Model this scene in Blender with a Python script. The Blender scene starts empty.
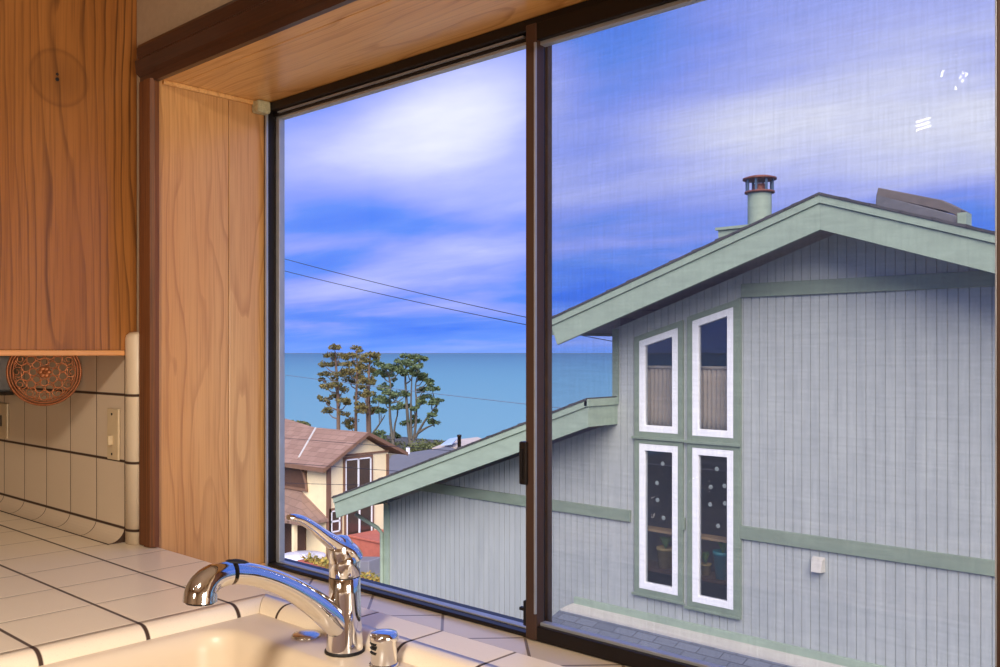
import bpy, bmesh, math, random
from mathutils import Vector, Matrix, noise
random.seed(7)
C = bpy.context.scene.collection
PI = math.pi
# ------------------------------------------------------------------ camera frame helpers
F = 915.0; YAW = math.radians(42.3); CA, SA = math.cos(YAW), math.sin(YAW); ZC = 1.34
def ray(px, py):
    t = (px-500)/F
    return (t*CA-SA, t*SA+CA, (353-py)/F)
def hy(px, py, Y): d = ray(px, py); k = Y/d[1]; return (d[0]*k, Y, ZC+d[2]*k)
def hz(px, py, Z): d = ray(px, py); k = (Z-ZC)/d[2]; return (d[0]*k, d[1]*k, Z)
def hx(px, py, X): d = ray(px, py); k = X/d[0]; return (X, d[1]*k, ZC+d[2]*k)

# ------------------------------------------------------------------ mesh builder
class MB:
    def __init__(s): s.v = []; s.f = []; s.sm = []
    def add(s, vs, fs, smooth=False):
        n = len(s.v); s.v += [tuple(p) for p in vs]
        for f in fs: s.f.append([i+n for i in f]); s.sm.append(smooth)
        return s
    def box(s, x0, x1, y0, y1, z0, z1):
        x0, x1 = min(x0, x1), max(x0, x1); y0, y1 = min(y0, y1), max(y0, y1); z0, z1 = min(z0, z1), max(z0, z1)
        v = [(x, y, z) for z in (z0, z1) for (x, y) in ((x0, y0), (x1, y0), (x1, y1), (x0, y1))]
        return s.add(v, [(3, 2, 1, 0), (4, 5, 6, 7), (0, 1, 5, 4), (1, 2, 6, 5), (2, 3, 7, 6), (3, 0, 4, 7)])
    def prism(s, pts, vec):
        n = len(pts); vec = Vector(vec)
        v = [Vector(p) for p in pts]+[Vector(p)+vec for p in pts]
        return s.add(v, [list(range(n))[::-1], list(range(n, 2*n))]+[(i, (i+1) % n, n+(i+1) % n, n+i) for i in range(n)])
    def tube(s, pts, rad, n=10, caps=True, flat=1.0, flatdir=None):
        pts = [Vector(p) for p in pts]
        if not hasattr(rad, '__len__'): rad = [rad]*len(pts)
        rings = []; up = Vector(flatdir) if flatdir else Vector((0, 0, 1)); prev = None
        for i, p in enumerate(pts):
            d = (pts[min(i+1, len(pts)-1)]-pts[max(i-1, 0)]).normalized()
            if prev is None:
                a = up if abs(d.dot(up)) < .95 else Vector((1, 0, 0))
                u = d.cross(a).normalized()
            else:
                u = prev-d*prev.dot(d); u.normalize()
            w = d.cross(u); prev = u
            rings.append([p+(u*math.cos(2*PI*k/n)*flat+w*math.sin(2*PI*k/n))*rad[i] for k in range(n)])
        v = [q for r in rings for q in r]; f = []
        for i in range(len(pts)-1):
            for k in range(n): f.append((i*n+k, i*n+(k+1) % n, (i+1)*n+(k+1) % n, (i+1)*n+k))
        s.add(v, f, True)
        if caps: s.add(rings[0], [list(range(n))[::-1]]); s.add(rings[-1], [list(range(n))])
        return s
    def lathe(s, prof, n=32, c=(0, 0, 0), M=None):
        v = []; f = []
        for r, z in prof:
            for k in range(n):
                p = Vector((r*math.cos(2*PI*k/n), r*math.sin(2*PI*k/n), z))
                if M: p = M @ p
                v.append(p+Vector(c))
        for i in range(len(prof)-1):
            for k in range(n): f.append((i*n+k, i*n+(k+1) % n, (i+1)*n+(k+1) % n, (i+1)*n+k))
        s.add(v, f, True)
        return s
    def build(s, name, mat, parent=None, bevel=0, seg=2, fixn=True):
        me = bpy.data.meshes.new(name)
        off = Vector(parent['_o']) if parent else Vector((0, 0, 0))
        if parent is None and s.v:
            xs = [p[0] for p in s.v]; ys = [p[1] for p in s.v]; zs = [p[2] for p in s.v]
            off = Vector(((min(xs)+max(xs))/2, (min(ys)+max(ys))/2, min(zs)))
        me.from_pydata([Vector(p)-off for p in s.v], [], s.f)
        if fixn:
            bm = bmesh.new(); bm.from_mesh(me)
            if s.f: bmesh.ops.recalc_face_normals(bm, faces=bm.faces)
            bm.to_mesh(me); bm.free()
        for i, p in enumerate(me.polygons): p.use_smooth = s.sm[i]
        me.materials.append(mat)
        o = bpy.data.objects.new(name, me); C.objects.link(o)
        o['_o'] = tuple(off)
        if parent: o.parent = parent; 
        if parent: o['_o'] = tuple(parent['_o'])
        else: o.location = off
        if bevel:
            m = o.modifiers.new('bevel', 'BEVEL'); m.width = bevel; m.segments = seg; m.limit_method = 'ANGLE'; m.angle_limit = math.radians(40)
        return o
def tag(o, label=None, cat=None, group=None, kind=None):
    if label: o['label'] = label
    if cat: o['category'] = cat
    if group: o['group'] = group
    if kind: o['kind'] = kind
    return o
def empty(name, loc, **k):
    o = bpy.data.objects.new(name, None); C.objects.link(o); o.location = loc; o['_o'] = tuple(loc); o.empty_display_size = .1
    return tag(o, **k)
def struct(o): o['kind'] = 'structure'; return o

# ------------------------------------------------------------------ materials
def S(r, g, b):
    f = lambda c: (c/255/12.92) if c/255 <= .04045 else ((c/255+.055)/1.055)**2.4
    return (f(r), f(g), f(b), 1)
class NT:
    def __init__(s, name):
        s.m = bpy.data.materials.new(name); s.m.use_nodes = True; s.t = s.m.node_tree; s.t.nodes.clear()
        s.out = s.n('ShaderNodeOutputMaterial')
    def n(s, typ, ins=None, **k):
        nd = s.t.nodes.new(typ)
        for a, b in k.items(): setattr(nd, a, b)
        if ins:
            for a, b in ins.items():
                if isinstance(b, bpy.types.NodeSocket): s.t.links.new(b, nd.inputs[a])
                else: nd.inputs[a].default_value = b
        return nd
    def math(s, op, a, b=0., c=0.):
        nd = s.n('ShaderNodeMath', operation=op)
        for i, x in enumerate((a, b, c)):
            if isinstance(x, bpy.types.NodeSocket): s.t.links.new(x, nd.inputs[i])
            else: nd.inputs[i].default_value = x
        return nd.outputs[0]
    def mix(s, fac, a, b):
        nd = s.n('ShaderNodeMix', data_type='RGBA')
        for i, x in ((0, fac), (6, a), (7, b)):
            if isinstance(x, bpy.types.NodeSocket): s.t.links.new(x, nd.inputs[i])
            else: nd.inputs[i].default_value = x
        return nd.outputs[2]
    def ramp(s, fac, stops):
        nd = s.n('ShaderNodeValToRGB', {'Fac': fac}); e = nd.color_ramp.elements
        while len(e) < len(stops): e.new(.5)
        for i, (p, c) in enumerate(stops): e[i].position = p; e[i].color = c
        return nd.outputs[0]
    def coord(s, scale=(1, 1, 1), loc=(0, 0, 0), rot=(0, 0, 0)):
        g = s.n('ShaderNodeNewGeometry')      # world position: nothing in the scene moves
        return s.n('ShaderNodeMapping', {'Vector': g.outputs['Position'], 'Scale': scale, 'Location': loc, 'Rotation': rot}).outputs[0]
    def noise(s, vec, scale, detail=4, rough=.55, dist=0.):
        return s.n('ShaderNodeTexNoise', {'Vector': vec, 'Scale': scale, 'Detail': detail, 'Roughness': rough, 'Distortion': dist}).outputs[0]
    def bump(s, h, strength=.3, dist=.01):
        return s.n('ShaderNodeBump', {'Height': h, 'Strength': strength, 'Distance': dist}).outputs[0]
    def pbr(s, col, rough=.5, metal=0., nrm=None, spec=.5, **k):
        p = s.n('ShaderNodeBsdfPrincipled', {'Base Color': col, 'Roughness': rough, 'Metallic': metal, 'Specular IOR Level': spec})
        if nrm: s.t.links.new(nrm, p.inputs['Normal'])
        for a, b in k.items(): p.inputs[a.replace('_', ' ')].default_value = b
        s.t.links.new(p.outputs[0], s.out.inputs[0]); return s.m
def mottled(name, c, amt=.12, scale=8., rough=.6, metal=0., bump=.1, spec=.4, stretch=(1, 1, 1)):
    n = NT(name); v = n.coord(stretch); nz = n.noise(v, scale, 5, .6)
    d = tuple(x*(1-amt) for x in c[:3])+(1,); l = tuple(min(1, x*(1+amt)) for x in c[:3])+(1,)
    col = n.ramp(nz, [(.3, d), (.7, l)])
    return n.pbr(col, rough, metal, n.bump(nz, bump, .004), spec)
def wood(name, dark, mid, light, axis='Z', lines=40., rough=.38, warp=3., off=(0, 0, 0), line=.6, pores=.3, coat=.25, perp=1, ring=None):
    """plain-sawn grain along an axis: wavy growth lines with one sharp dark edge, long fine pores, slow colour drift"""
    n = NT(name)
    st = {'X': (.16, 1, 1), 'Y': (1, .16, 1), 'Z': (1, 1, .16)}[axis]
    sf = {'X': (.02, 1, 1), 'Y': (1, .02, 1), 'Z': (1, 1, .02)}[axis]
    v = n.coord(st, off); vf = n.coord(sf, off)
    g = n.n('ShaderNodeNewGeometry'); sep = n.n('ShaderNodeSeparateXYZ', {'Vector': g.outputs['Position']})
    w1 = n.noise(v, 5., 2, .45); w2 = n.noise(v, 22., 2, .5)
    f = n.math('ADD', n.math('MULTIPLY', sep.outputs[perp], lines), n.math('ADD', n.math('MULTIPLY', w1, warp*4), n.math('MULTIPLY', w2, warp*.35)))
    fr = n.math('FRACT', f)
    edge = n.ramp(fr, [(0., (.0, .0, .0, 1)), (.70, (.16, .16, .16, 1)), (.92, (1, 1, 1, 1)), (.98, (.5, .5, .5, 1)), (1., (0, 0, 0, 1))])
    fn0 = None
    amt = n.ramp(n.noise(v, 9., 2), [(.3, (.25, .25, .25, 1)), (.65, (1, 1, 1, 1))])
    fn = n.noise(vf, 230, 3, .6)
    drift = n.noise(v, 6., 3, .5)
    col = n.ramp(drift, [(.32, mid), (.68, light)])
    col = n.mix(n.math('MULTIPLY', n.math('MULTIPLY', edge, amt), line), col, dark)
    col = n.mix(n.math('MULTIPLY', n.ramp(fn, [(.45, (0, 0, 0, 1)), (.72, (1, 1, 1, 1))]), pores), col, dark)
    if ring:      # round worn stain left by a fitting once mounted here
        dy = n.math('SUBTRACT', sep.outputs[1], ring[0]); dz = n.math('SUBTRACT', sep.outputs[2], ring[1])
        dd_ = n.math('SQRT', n.math('ADD', n.math('MULTIPLY', dy, dy), n.math('MULTIPLY', dz, dz)))
        m = n.ramp(n.math('DIVIDE', dd_, ring[2]*1.25), [(.0, (.30, .30, .30, 1)), (.66, (.14, .14, .14, 1)), (.77, (.34, .34, .34, 1)), (.83, (.06, .06, .06, 1)), (.95, (0, 0, 0, 1))])
        col = n.mix(m, col, dark)
    return n.pbr(col, rough, 0, n.bump(fn, .12, .001), .4, Coat_Weight=coat, Coat_Roughness=.25)
def tilemat(name, tile, grout, lines, rough=.28):
    """lines: list of (axis index, pitch, phase, half width, grout strength); world-aligned ceramic tiles"""
    n = NT(name); g = n.n('ShaderNodeNewGeometry'); sep = n.n('ShaderNodeSeparateXYZ', {'Vector': g.outputs['Position']})
    mask = 0.; soft = 0.
    for ax, pitch, phase, hw, st in lines:
        c = n.math('DIVIDE', n.math('SUBTRACT', sep.outputs[ax], phase), pitch)
        fr = n.math('ABSOLUTE', n.math('SUBTRACT', c, n.math('ROUND', c)))
        dist = n.math('MULTIPLY', fr, pitch)
        m = n.math('MULTIPLY', n.ramp(n.math('DIVIDE', dist, hw*2), [(.35, (1, 1, 1, 1)), (.62, (0, 0, 0, 1))]), st)
        mask = n.math('MAXIMUM', mask, m)
        soft = n.math('MAXIMUM', soft, n.ramp(n.math('DIVIDE', dist, hw*5), [(.2, (1, 1, 1, 1)), (.8, (0, 0, 0, 1))]))
    v = n.coord(); nz = n.noise(v, 5, 3); spk = n.noise(v, 420, 2)
    base = n.mix(n.math('MULTIPLY', n.ramp(spk, [(.6, (0, 0, 0, 1)), (.7, (1, 1, 1, 1))]), .12), n.mix(nz, tuple(x*.94 for x in tile[:3])+(1,), tile), S(150, 120, 95))
    col = n.mix(mask, base, grout)
    r = n.math('MULTIPLY_ADD', mask, .6, rough)
    return n.pbr(col, r, 0, n.bump(n.math('SUBTRACT', 1., soft), .5, .0012), .45)

M = {}
M['oak_side'] = wood('golden oak cabinet side', S(60, 28, 8), S(150, 92, 38), S(172, 112, 54), 'Z', 42, .36, 2.6, (3, 1, 0), .85, .35, ring=(.815, 1.930, .062))
M['oak_strip'] = wood('oak lip strip', S(165, 100, 50), S(205, 142, 84), S(220, 158, 98), 'Y', 60, .4, 1, (1, 4, 2), .4, .3, perp=2)
M['jamb'] = wood('birch plywood jamb', S(140, 82, 38), S(200, 144, 84), S(216, 168, 110), 'Z', 24, .30, 4.2, (0, 2, 5), .5, .34)
M['jamb_far'] = wood('birch board by frame', S(146, 88, 44), S(206, 152, 94), S(218, 172, 114), 'Z', 18, .32, 3.0, (5, 7, 1), .45, .34)
M['head'] = wood('birch head panel', S(150, 86, 34), S(220, 160, 90), S(236, 184, 116), 'X', 24, .26, 3.6, (2, 0, 3), .45, .3)
M['casing'] = wood('dark stained casing', S(40, 18, 6), S(96, 52, 22), S(122, 72, 36), 'Z', 120, .5, 1.2, (9, 2, 5), .6, .5, perp=0, coat=.0)
M['casing_dim'] = wood('dark stained casing shaded', S(22, 9, 5), S(58, 28, 14), S(78, 40, 22), 'X', 120, .32, 1.2, (9, 2, 5), .6, .5, perp=2)  # same dark stain, with the light falloff near the top painted in
M['plaster'] = mottled('tan plaster', S(168, 146, 120), .05, 60, .85, 0, .35)
M['ceiling'] = mottled('off white ceiling', S(215, 205, 190), .03, 60, .9, 0, .2)
M['floor'] = wood('oak floor boards', S(110, 70, 40), S(150, 100, 60), S(170, 120, 76), 'X', 30, .4)
GR = S(62, 42, 30); TILE = S(236, 220, 194)
M['counter'] = tilemat('counter tiles', TILE, GR, [(1, .161, .851, .0030, .95), (0, .1575, -1.41, .0016, .62)])
M['counter_back'] = tilemat('tiles behind the sink', TILE, GR, [(0, .1515, -1.0195, .0024, .85)])
M['bull_left'] = tilemat('bullnose tiles left', TILE, GR, [(1, .161, .851, .0036, 1)])
M['bull_back'] = tilemat('bullnose tiles back', TILE, GR, [(0, .1515, -1.0195, .0030, 1)])
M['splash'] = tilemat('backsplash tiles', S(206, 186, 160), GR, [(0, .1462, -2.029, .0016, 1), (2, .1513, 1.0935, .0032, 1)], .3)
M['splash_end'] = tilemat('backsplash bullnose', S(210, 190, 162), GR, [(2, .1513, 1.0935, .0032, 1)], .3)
def sillmat():
    n = NT('diagonal sill tiles'); g = n.n('ShaderNodeNewGeometry')
    sep = n.n('ShaderNodeSeparateXYZ', {'Vector': g.outputs['Position']})
    mask = 0.
    a = n.math('MULTIPLY', n.math('ADD', sep.outputs[0], sep.outputs[1]), .70711)
    b = n.math('MULTIPLY', n.math('SUBTRACT', sep.outputs[0], sep.outputs[1]), .70711)
    P0 = (-1.301, 1.262)
    for c_, ph in ((a, (P0[0]+P0[1])*.70711), (b, (P0[0]-P0[1])*.70711)):
        c = n.math('DIVIDE', n.math('SUBTRACT', c_, ph), .1513)
        d = n.math('MULTIPLY', n.math('ABSOLUTE', n.math('SUBTRACT', c, n.math('ROUND', c))), .1513)
        mask = n.math('MAXIMUM', mask, n.ramp(n.math('DIVIDE', d, .005), [(.45, (1, 1, 1, 1)), (.65, (0, 0, 0, 1))]))
    nz = n.noise(n.coord(), 4, 3)
    col = n.mix(n.math('MULTIPLY', mask, .8), n.mix(nz, S(200, 182, 160), TILE), S(96, 78, 62))
    return n.pbr(col, .22, 0, n.bump(n.math('SUBTRACT', 1., mask), .3, .001), .5)
M['sill'] = sillmat()
M['sink'] = mottled('cream enamel', S(216, 198, 172), .02, 3, .36, 0, 0, .5)
M['grout'] = mottled('dark grout', GR, .1, 90, .9)
M['chrome'] = mottled('chrome', S(225, 225, 228), .01, 3, .07, 1.0, 0)
M['chrome_dull'] = mottled('brushed metal', S(215, 212, 208), .03, 30, .22, 1.0, 0.02)
M['black_rubber'] = mottled('black rubber', S(22, 20, 20), .1, 30, .6)
M['bronze'] = mottled('dark bronze aluminium', S(30, 23, 21), .12, 12, .42, .25, .05)
M['bronze_stile'] = mottled('worn bronze meeting stile', S(78, 57, 47), .16, 9, .45, .3, .05, .4, (1, 1, .15))
M['black_gap'] = mottled('black frame channel', S(18, 15, 16), .1, 10, .5)
M['silver'] = mottled('pale aluminium bead', S(176, 178, 182), .08, 20, .4, .5)
M['stile_out'] = mottled('taupe outer stile', S(96, 82, 72), .3, 7, .6, .1, .05, .4, (1, 1, .6))
M['bracket'] = mottled('yellowed plastic', S(186, 178, 140), .25, 120, .5)
M['switch'] = mottled('beige switch plate', S(196, 174, 138), .04, 40, .4)
M['copper'] = mottled('antique copper', S(176, 108, 66), .25, 60, .38, .55)
M['copper_rim'] = mottled('copper rim', S(150, 88, 50), .2, 60, .4, .5)
M['silver_ap'] = mottled('silver plastic', S(150, 146, 142), .06, 20, .4)

# outdoors
def siding():
    n = NT('grey painted siding'); v = n.coord((1, 1, .15)); a = n.noise(v, 6, 5, .6); b = n.noise(n.coord((1, 1, .05)), 60, 3, .6)
    col = n.mix(n.math('MULTIPLY', b, .35), n.ramp(a, [(.3, S(157, 163, 162)), (.7, S(173, 178, 175))]), S(145, 150, 153))
    return n.pbr(col, .75, 0, n.bump(b, .3, .003), .2)
M['siding'] = siding()
M['green'] = mottled('sage green trim', S(122, 136, 120), .12, 14, .6, 0, .15, .3, (.3, 1, 1))
M['green_pale'] = mottled('pale sage bargeboard', S(146, 162, 144), .10, 9, .65, 0, .15, .3, (.35, 1, 1))
M['soffit'] = mottled('grey soffit', S(150, 148, 150), .1, 10, .8)
def shingle(name, c1, c2, bw=.3, rh=.14, rot=(0, 0, 0)):
    n = NT(name); v = n.coord((1, 1, 1), (0, 0, 0), rot)
    br = n.n('ShaderNodeTexBrick', {'Vector': v, 'Color1': c1, 'Color2': c2, 'Mortar': tuple(x*.45 for x in c1[:3])+(1,), 'Scale': 1., 'Mortar Size': .008, 'Brick Width': bw, 'Row Height': rh, 'Bias': 0.})
    nz = n.noise(n.coord(), 40, 4, .7)
    col = n.mix(n.math('MULTIPLY', nz, .6), br.outputs[0], tuple(x*.7 for x in c2[:3])+(1,))
    return n.pbr(col, .9, 0, n.bump(br.outputs[1], -.6, .02), .15)
M['shingle_grey'] = shingle('grey asphalt shingles', S(98, 104, 116), S(118, 124, 136))
M['shingle_dark'] = shingle('dark asphalt shingles', S(66, 66, 70), S(84, 83, 86))
M['shingle_brown'] = shingle('brown asphalt shingles', S(136, 108, 94), S(160, 130, 114), .5, .25)
M['shingle_porch'] = shingle('porch shingles', S(130, 106, 94), S(148, 122, 108), .5, .25)
M['white_frame'] = mottled('white window frame', S(236, 236, 238), .02, 10, .4)
M['white_flash'] = mottled('pale metal flashing', S(190, 186, 176), .04, 10, .5)
M['cream'] = mottled('cream siding', S(238, 220, 178), .05, 3, .8, 0, .05)
M['brown_trim'] = mottled('brown trim', S(122, 92, 74), .08, 5, .7)
M['brown_dark'] = mottled('dark brown timber', S(84, 60, 48), .1, 5, .7)
M['blind'] = mottled('brown drawn blind', S(112, 86, 72), .08, 3, .6)
M['grey_roof'] = mottled('blue grey roof', S(112, 112, 114), .08, 2, .85)
M['pale_roof'] = mottled('pale gravel roof', S(192, 178, 164), .12, 1.5, .85)
M['sky_pane'] = mottled('pale blue skylight roof', S(176, 196, 216), .08, 2, .4)
M['tank'] = mottled('weathered collector housing', S(98, 98, 102), .15, 6, .7)
M['tank_top'] = mottled('rust tinged collector lid', S(102, 94, 90), .2, 5, .7)
M['rust'] = mottled('rusty sheet metal', S(128, 78, 66), .35, 30, .7, .3)
M['bluegrey'] = mottled('galvanised flue metal', S(96, 120, 140), .2, 30, .5, .5)
M['curtain'] = mottled('beige curtain', S(212, 190, 166), .06, 20, .9)
M['interior_dark'] = mottled('dark room wall', S(112, 106, 122), .1, 3, .9)
M['shelf'] = mottled('pine shelf', S(196, 160, 120), .08, 12, .6)
M['pot_teal'] = mottled('teal plastic pot', S(40, 140, 150), .05, 12, .5)
M['pot_tan'] = mottled('tan clay pot', S(176, 150, 96), .1, 12, .8)
M['sticker'] = mottled('pale sticker', S(128, 138, 138), .05, 20, .5)
M['leaf'] = mottled('houseplant leaf', S(86, 130, 62), .25, 12, .6)
M['bark'] = mottled('pine bark', S(112, 92, 78), .2, 6, .9)
M['bark_grey'] = mottled('grey cypress bark', S(96, 92, 84), .2, 6, .9)
def foliage(name, c1, c2, sc=1.2):
    n = NT(name); nz = n.noise(n.coord(), sc, 5, .75)
    col = n.ramp(nz, [(.35, c1), (.65, c2)])
    return n.pbr(col, .8, 0, None, .15)
M['fol_brown'] = foliage('olive brown needles', S(66, 74, 44), S(140, 128, 82))
M['fol_green'] = foliage('dark green needles', S(54, 74, 50), S(112, 128, 90))
M['fol_bush'] = foliage('coastal scrub', S(62, 74, 50), S(112, 118, 78), .8)
M['fol_flower'] = foliage('flowering planter', S(80, 110, 50), S(210, 170, 90), 4)
M['red_deck'] = mottled('red stained deck timber', S(176, 100, 84), .12, 4, .7)
M['grey_cover'] = mottled('grey canvas cover', S(120, 120, 128), .06, 5, .8)
M['white_table'] = mottled('white table top', S(232, 230, 238), .03, 5, .4)
M['ground'] = mottled('scrubby ground', S(110, 104, 84), .25, .6, .95)
M['wire'] = mottled('black power line', S(30, 34, 46), .05, 1, .6)
M['wire_grey'] = mottled('grey phone line', S(104, 112, 124), .05, 1, .6)
def sea():
    n = NT('sea water'); g = n.n('ShaderNodeNewGeometry')
    v = n.n('ShaderNodeMapping', {'Vector': g.outputs['Position'], 'Scale': (.012, .012, 1), 'Rotation': (0, 0, .74)}).outputs[0]
    nz = n.noise(n.n('ShaderNodeMapping', {'Vector': v, 'Scale': (1, 3, 1)}).outputs[0], 3., 8, .65)
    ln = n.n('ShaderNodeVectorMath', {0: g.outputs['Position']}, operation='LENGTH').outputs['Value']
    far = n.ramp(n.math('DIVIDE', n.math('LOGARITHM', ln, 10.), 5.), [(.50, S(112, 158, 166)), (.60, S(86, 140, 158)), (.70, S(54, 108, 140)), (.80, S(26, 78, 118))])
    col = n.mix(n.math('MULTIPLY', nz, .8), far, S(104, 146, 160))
    return n.pbr(col, .55, 0, n.bump(nz, .4, .6), .12)
M['sea'] = sea()
def glassmat(name, tint=(1, 1, 1, 1), refl=1.0, haze=0., hcol=(.8, .8, .8, 1)):
    n = NT(name)
    tr = n.n('ShaderNodeBsdfTransparent', {'Color': tint}); gl = n.n('ShaderNodeBsdfGlossy', {'Roughness': .0})
    g = n.n('ShaderNodeNewGeometry'); dt = n.n('ShaderNodeVectorMath', {0: g.outputs['Normal'], 1: g.outputs['Incoming']}, operation='DOT_PRODUCT').outputs['Value']
    cs = n.math('SUBTRACT', 1., n.math('ABSOLUTE', dt)); fac = n.math('MULTIPLY', n.math('MULTIPLY_ADD', n.math('POWER', cs, 5.), .96, .04), refl)
    mx = n.n('ShaderNodeMixShader', {0: fac, 1: tr.outputs[0], 2: gl.outputs[0]})
    if haze:
        df = n.n('ShaderNodeBsdfDiffuse', {'Color': hcol})
        mx = n.n('ShaderNodeMixShader', {0: haze, 1: mx.outputs[0], 2: df.outputs[0]})
    n.t.links.new(mx.outputs[0], n.out.inputs[0]); return n.m
M['glass'] = glassmat('window glass', refl=.35)
M['glass_far'] = glassmat('neighbour window glass', (.82, .84, .86, 1), refl=1.9)
def screenmat():
    n = NT('insect screen mesh'); g = n.n('ShaderNodeNewGeometry'); sep = n.n('ShaderNodeSeparateXYZ', {'Vector': g.outputs['Position']})
    cov = 0.
    nz = n.noise(n.coord((1, 1, .06)), 260, 3, .7); nz2 = n.noise(n.coord((.06, 1, 1)), 260, 3, .7)
    cov = n.math('ADD', n.math('MULTIPLY', nz, .12), n.math('MULTIPLY', nz2, .12))
    cov = n.math('ADD', cov, .00)
    tr = n.n('ShaderNodeBsdfTransparent'); df = n.n('ShaderNodeBsdfDiffuse', {'Color': S(112, 118, 140)})
    tl = n.n('ShaderNodeBsdfTranslucent', {'Color': S(112, 118, 140)})
    dd = n.n('ShaderNodeMixShader', {0: .5, 1: df.outputs[0], 2: tl.outputs[0]})
    mx = n.n('ShaderNodeMixShader', {0: cov, 1: tr.outputs[0], 2: dd.outputs[0]})
    n.t.links.new(mx.outputs[0], n.out.inputs[0]); return n.m
M['screen'] = screenmat()

# ------------------------------------------------------------------ room shell
YW0, YW1 = .988, 1.30          # wall inner face and outer face (window alcove between)
XJ = -1.927; ZH = 1.947; ZS = .822; XR = -.205
XL, XRR, YB, ZT = -3.3, 1.6, -2.6, 2.45
struct(MB().box(XL-.1, XRR+.1, YB-.1, YW1, -.1, 0).build('floor', M['floor']))
struct(MB().box(XL-.1, XRR+.1, YB-.1, YW1, ZT, ZT+.1).build('ceiling', M['ceiling']))
w = MB()
w.box(XL, XJ-.018, YW0, YW1+.02, 0, ZT).box(XR+.018, XRR, YW0, YW1+.02, 0, ZT).box(XJ-.018, XR+.018, YW0, YW1+.02, ZH+.018, ZT).box(XJ-.018, XR+.018, YW0, YW1+.02, 0, ZS-.02)
struct(w.build('wall_window', M['plaster']))
struct(MB().box(XL-.1, XL, YB, YW1, 0, ZT).build('wall_left', M['plaster']))
struct(MB().box(XRR, XRR+.1, YB, YW1, 0, ZT).build('wall_right', M['plaster']))
struct(MB().box(XL, XRR, YB-.1, YB, 0, ZT).build('wall_back', M['plaster']))

# window alcove lining = trim
t1 = empty('trim_1', (XJ, YW0, ZS)); struct(t1)
MB().box(XJ-.017, XJ, YW0-.004, 1.166, ZS-.019, ZH+.017).build('jamb_board', M['jamb'], t1, .0012)
MB().box(XJ-.017, XJ, 1.1675, 1.30, ZS-.019, ZH+.017).build('jamb_board', M['jamb_far'], t1, .0012)
MB().box(XJ, XJ+.010, 1.0, 1.24, ZH-.010, ZH).build('jamb_strip', M['head'], t1, .002)
MB().box(XJ, XJ+.012, 1.20, 1.262, ZS, ZS+.008).build('base_strip', M['jamb'], t1, .002)
t2 = empty('trim_2', (-1.1, YW0, ZH)); struct(t2)
MB().box(XJ, XR, YW0-.004, 1.036, ZH, ZH+.017).build('head_board', M['head'], t2, .0012)
MB().box(XJ, XR, 1.0375, 1.30, ZH, ZH+.0175).build('head_board', M['head'], t2, .0012)
t3 = empty('trim_3', (XR, YW0, ZS)); struct(t3)
MB().box(XR, XR+.017, YW0-.004, 1.30, ZS-.019, ZH+.017).build('jamb_board', M['jamb'], t3, .0012)
t4 = empty('trim_4', (-1.1, YW0, .9)); struct(t4)     # casing round the alcove
def casing_v(x0, x1, z0, z1, name):
    b = MB(); s = 1 if x1 > x0 else -1
    pr = [(x0, YW0), (x0, .974), (x0+s*.010, .970), (x0+s*.030, .972), (x0+s*.036, .967), (x0+s*.058, .970), (x1, .978), (x1, YW0)]
    v0 = [(x, y, z0) for x, y in pr]; b.prism(v0, (0, 0, z1-z0)); return b.build(name, M['casing'], t4)
casing_v(-1.982, -1.917, .912, 1.945, 'side_casing'); casing_v(-.150, -.213, .912, 1.945, 'side_casing')
pr = [(YW0, 2.032), (.972, 2.030), (.968, 2.022), (.970, 1.998), (.964, 1.992), (.967, 1.965), (.976, 1.958), (.976, 1.940), (YW0, 1.940)]
MB().prism([(-1.982, y, z) for y, z in pr], (1.833, 0, 0)).build('head_casing', M['casing_dim'], t4)
st = MB().box(XJ, XR, .99, 1.285, ZS-.02, ZS); o = struct(st.build('trim_5', M['sill']))
# small corner block
b = MB().box(XJ+.002, XJ+.032, 1.226, 1.262, 1.917, 1.9465)
br = tag(b.build('corner_bracket', M['bracket'], None, .005, 3), 'small yellowed plastic blind bracket in the top left corner of the window alcove', 'bracket')

# ------------------------------------------------------------------ window
YF = 1.274
win = empty('window_1', (-1.1, YF, ZS)); struct(win)
XF0, XF1, ZF0, ZF1 = XJ+.001, -.207, ZS+.001, ZH-.001
f = MB()
f.box(XF0, hy(279, 300, YF+.02)[0], YF-.012, YF+.02, ZF0, ZF1).box(XF0, XF0+.012, YF+.02, YF+.028, ZF0, ZF1).box(XF1-.038, XF1, YF-.012, YF+.05, ZF0, ZF1)
f.box(XF0, XF1, YF-.012, YF+.05, ZF1-.020, ZF1).box(XF0, XF1, YF-.012, YF+.05, ZF0, ZF0+.008)
f.build('frame', M['bronze'], win, .002)
tr = MB(); tr.box(XF0+.010, XF0+.016, YF-.016, YF-.008, ZF0, ZF1-.02).box(XF0+.042, -1.1, YF-.002, YF+.004, ZF1-.026, ZF1-.0225)
tr.build('track_line', M['silver'], win)
# sliding sash (left)
s1 = MB()
xa, xb = XF0+.012, -1.066
s1.box(xa, hy(281, 300, YF+.024)[0], YF+.006, YF+.024, ZF0+.006, ZF1-.018).box(xa, xb, YF+.004, YF+.028, ZF1-.031, ZF1-.020).box(xa, xb, YF+.004, YF+.028, ZF0+.001, ZF0+.006)
s1.build('sliding_sash', M['bronze'], win, .001)
bd = MB()
bd.box(xa+.004, hy(284.8, 300, YF+.026)[0], YF+.010, YF+.026, ZF0+.007, ZF1-.036).box(xa+.01, -1.09, YF+.008, YF+.026, ZF1-.037, ZF1-.031).box(xa+.01, -1.09, YF+.008, YF+.026, ZF0+.006, ZF0+.0105)
bd.build('glazing_bead', M['silver'], win, .001)
MB().box(xa+.012, -1.082, YF+.016, YF+.020, ZF0+.007, ZF1-.034).build('glass_pane', M['glass'], win)
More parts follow.
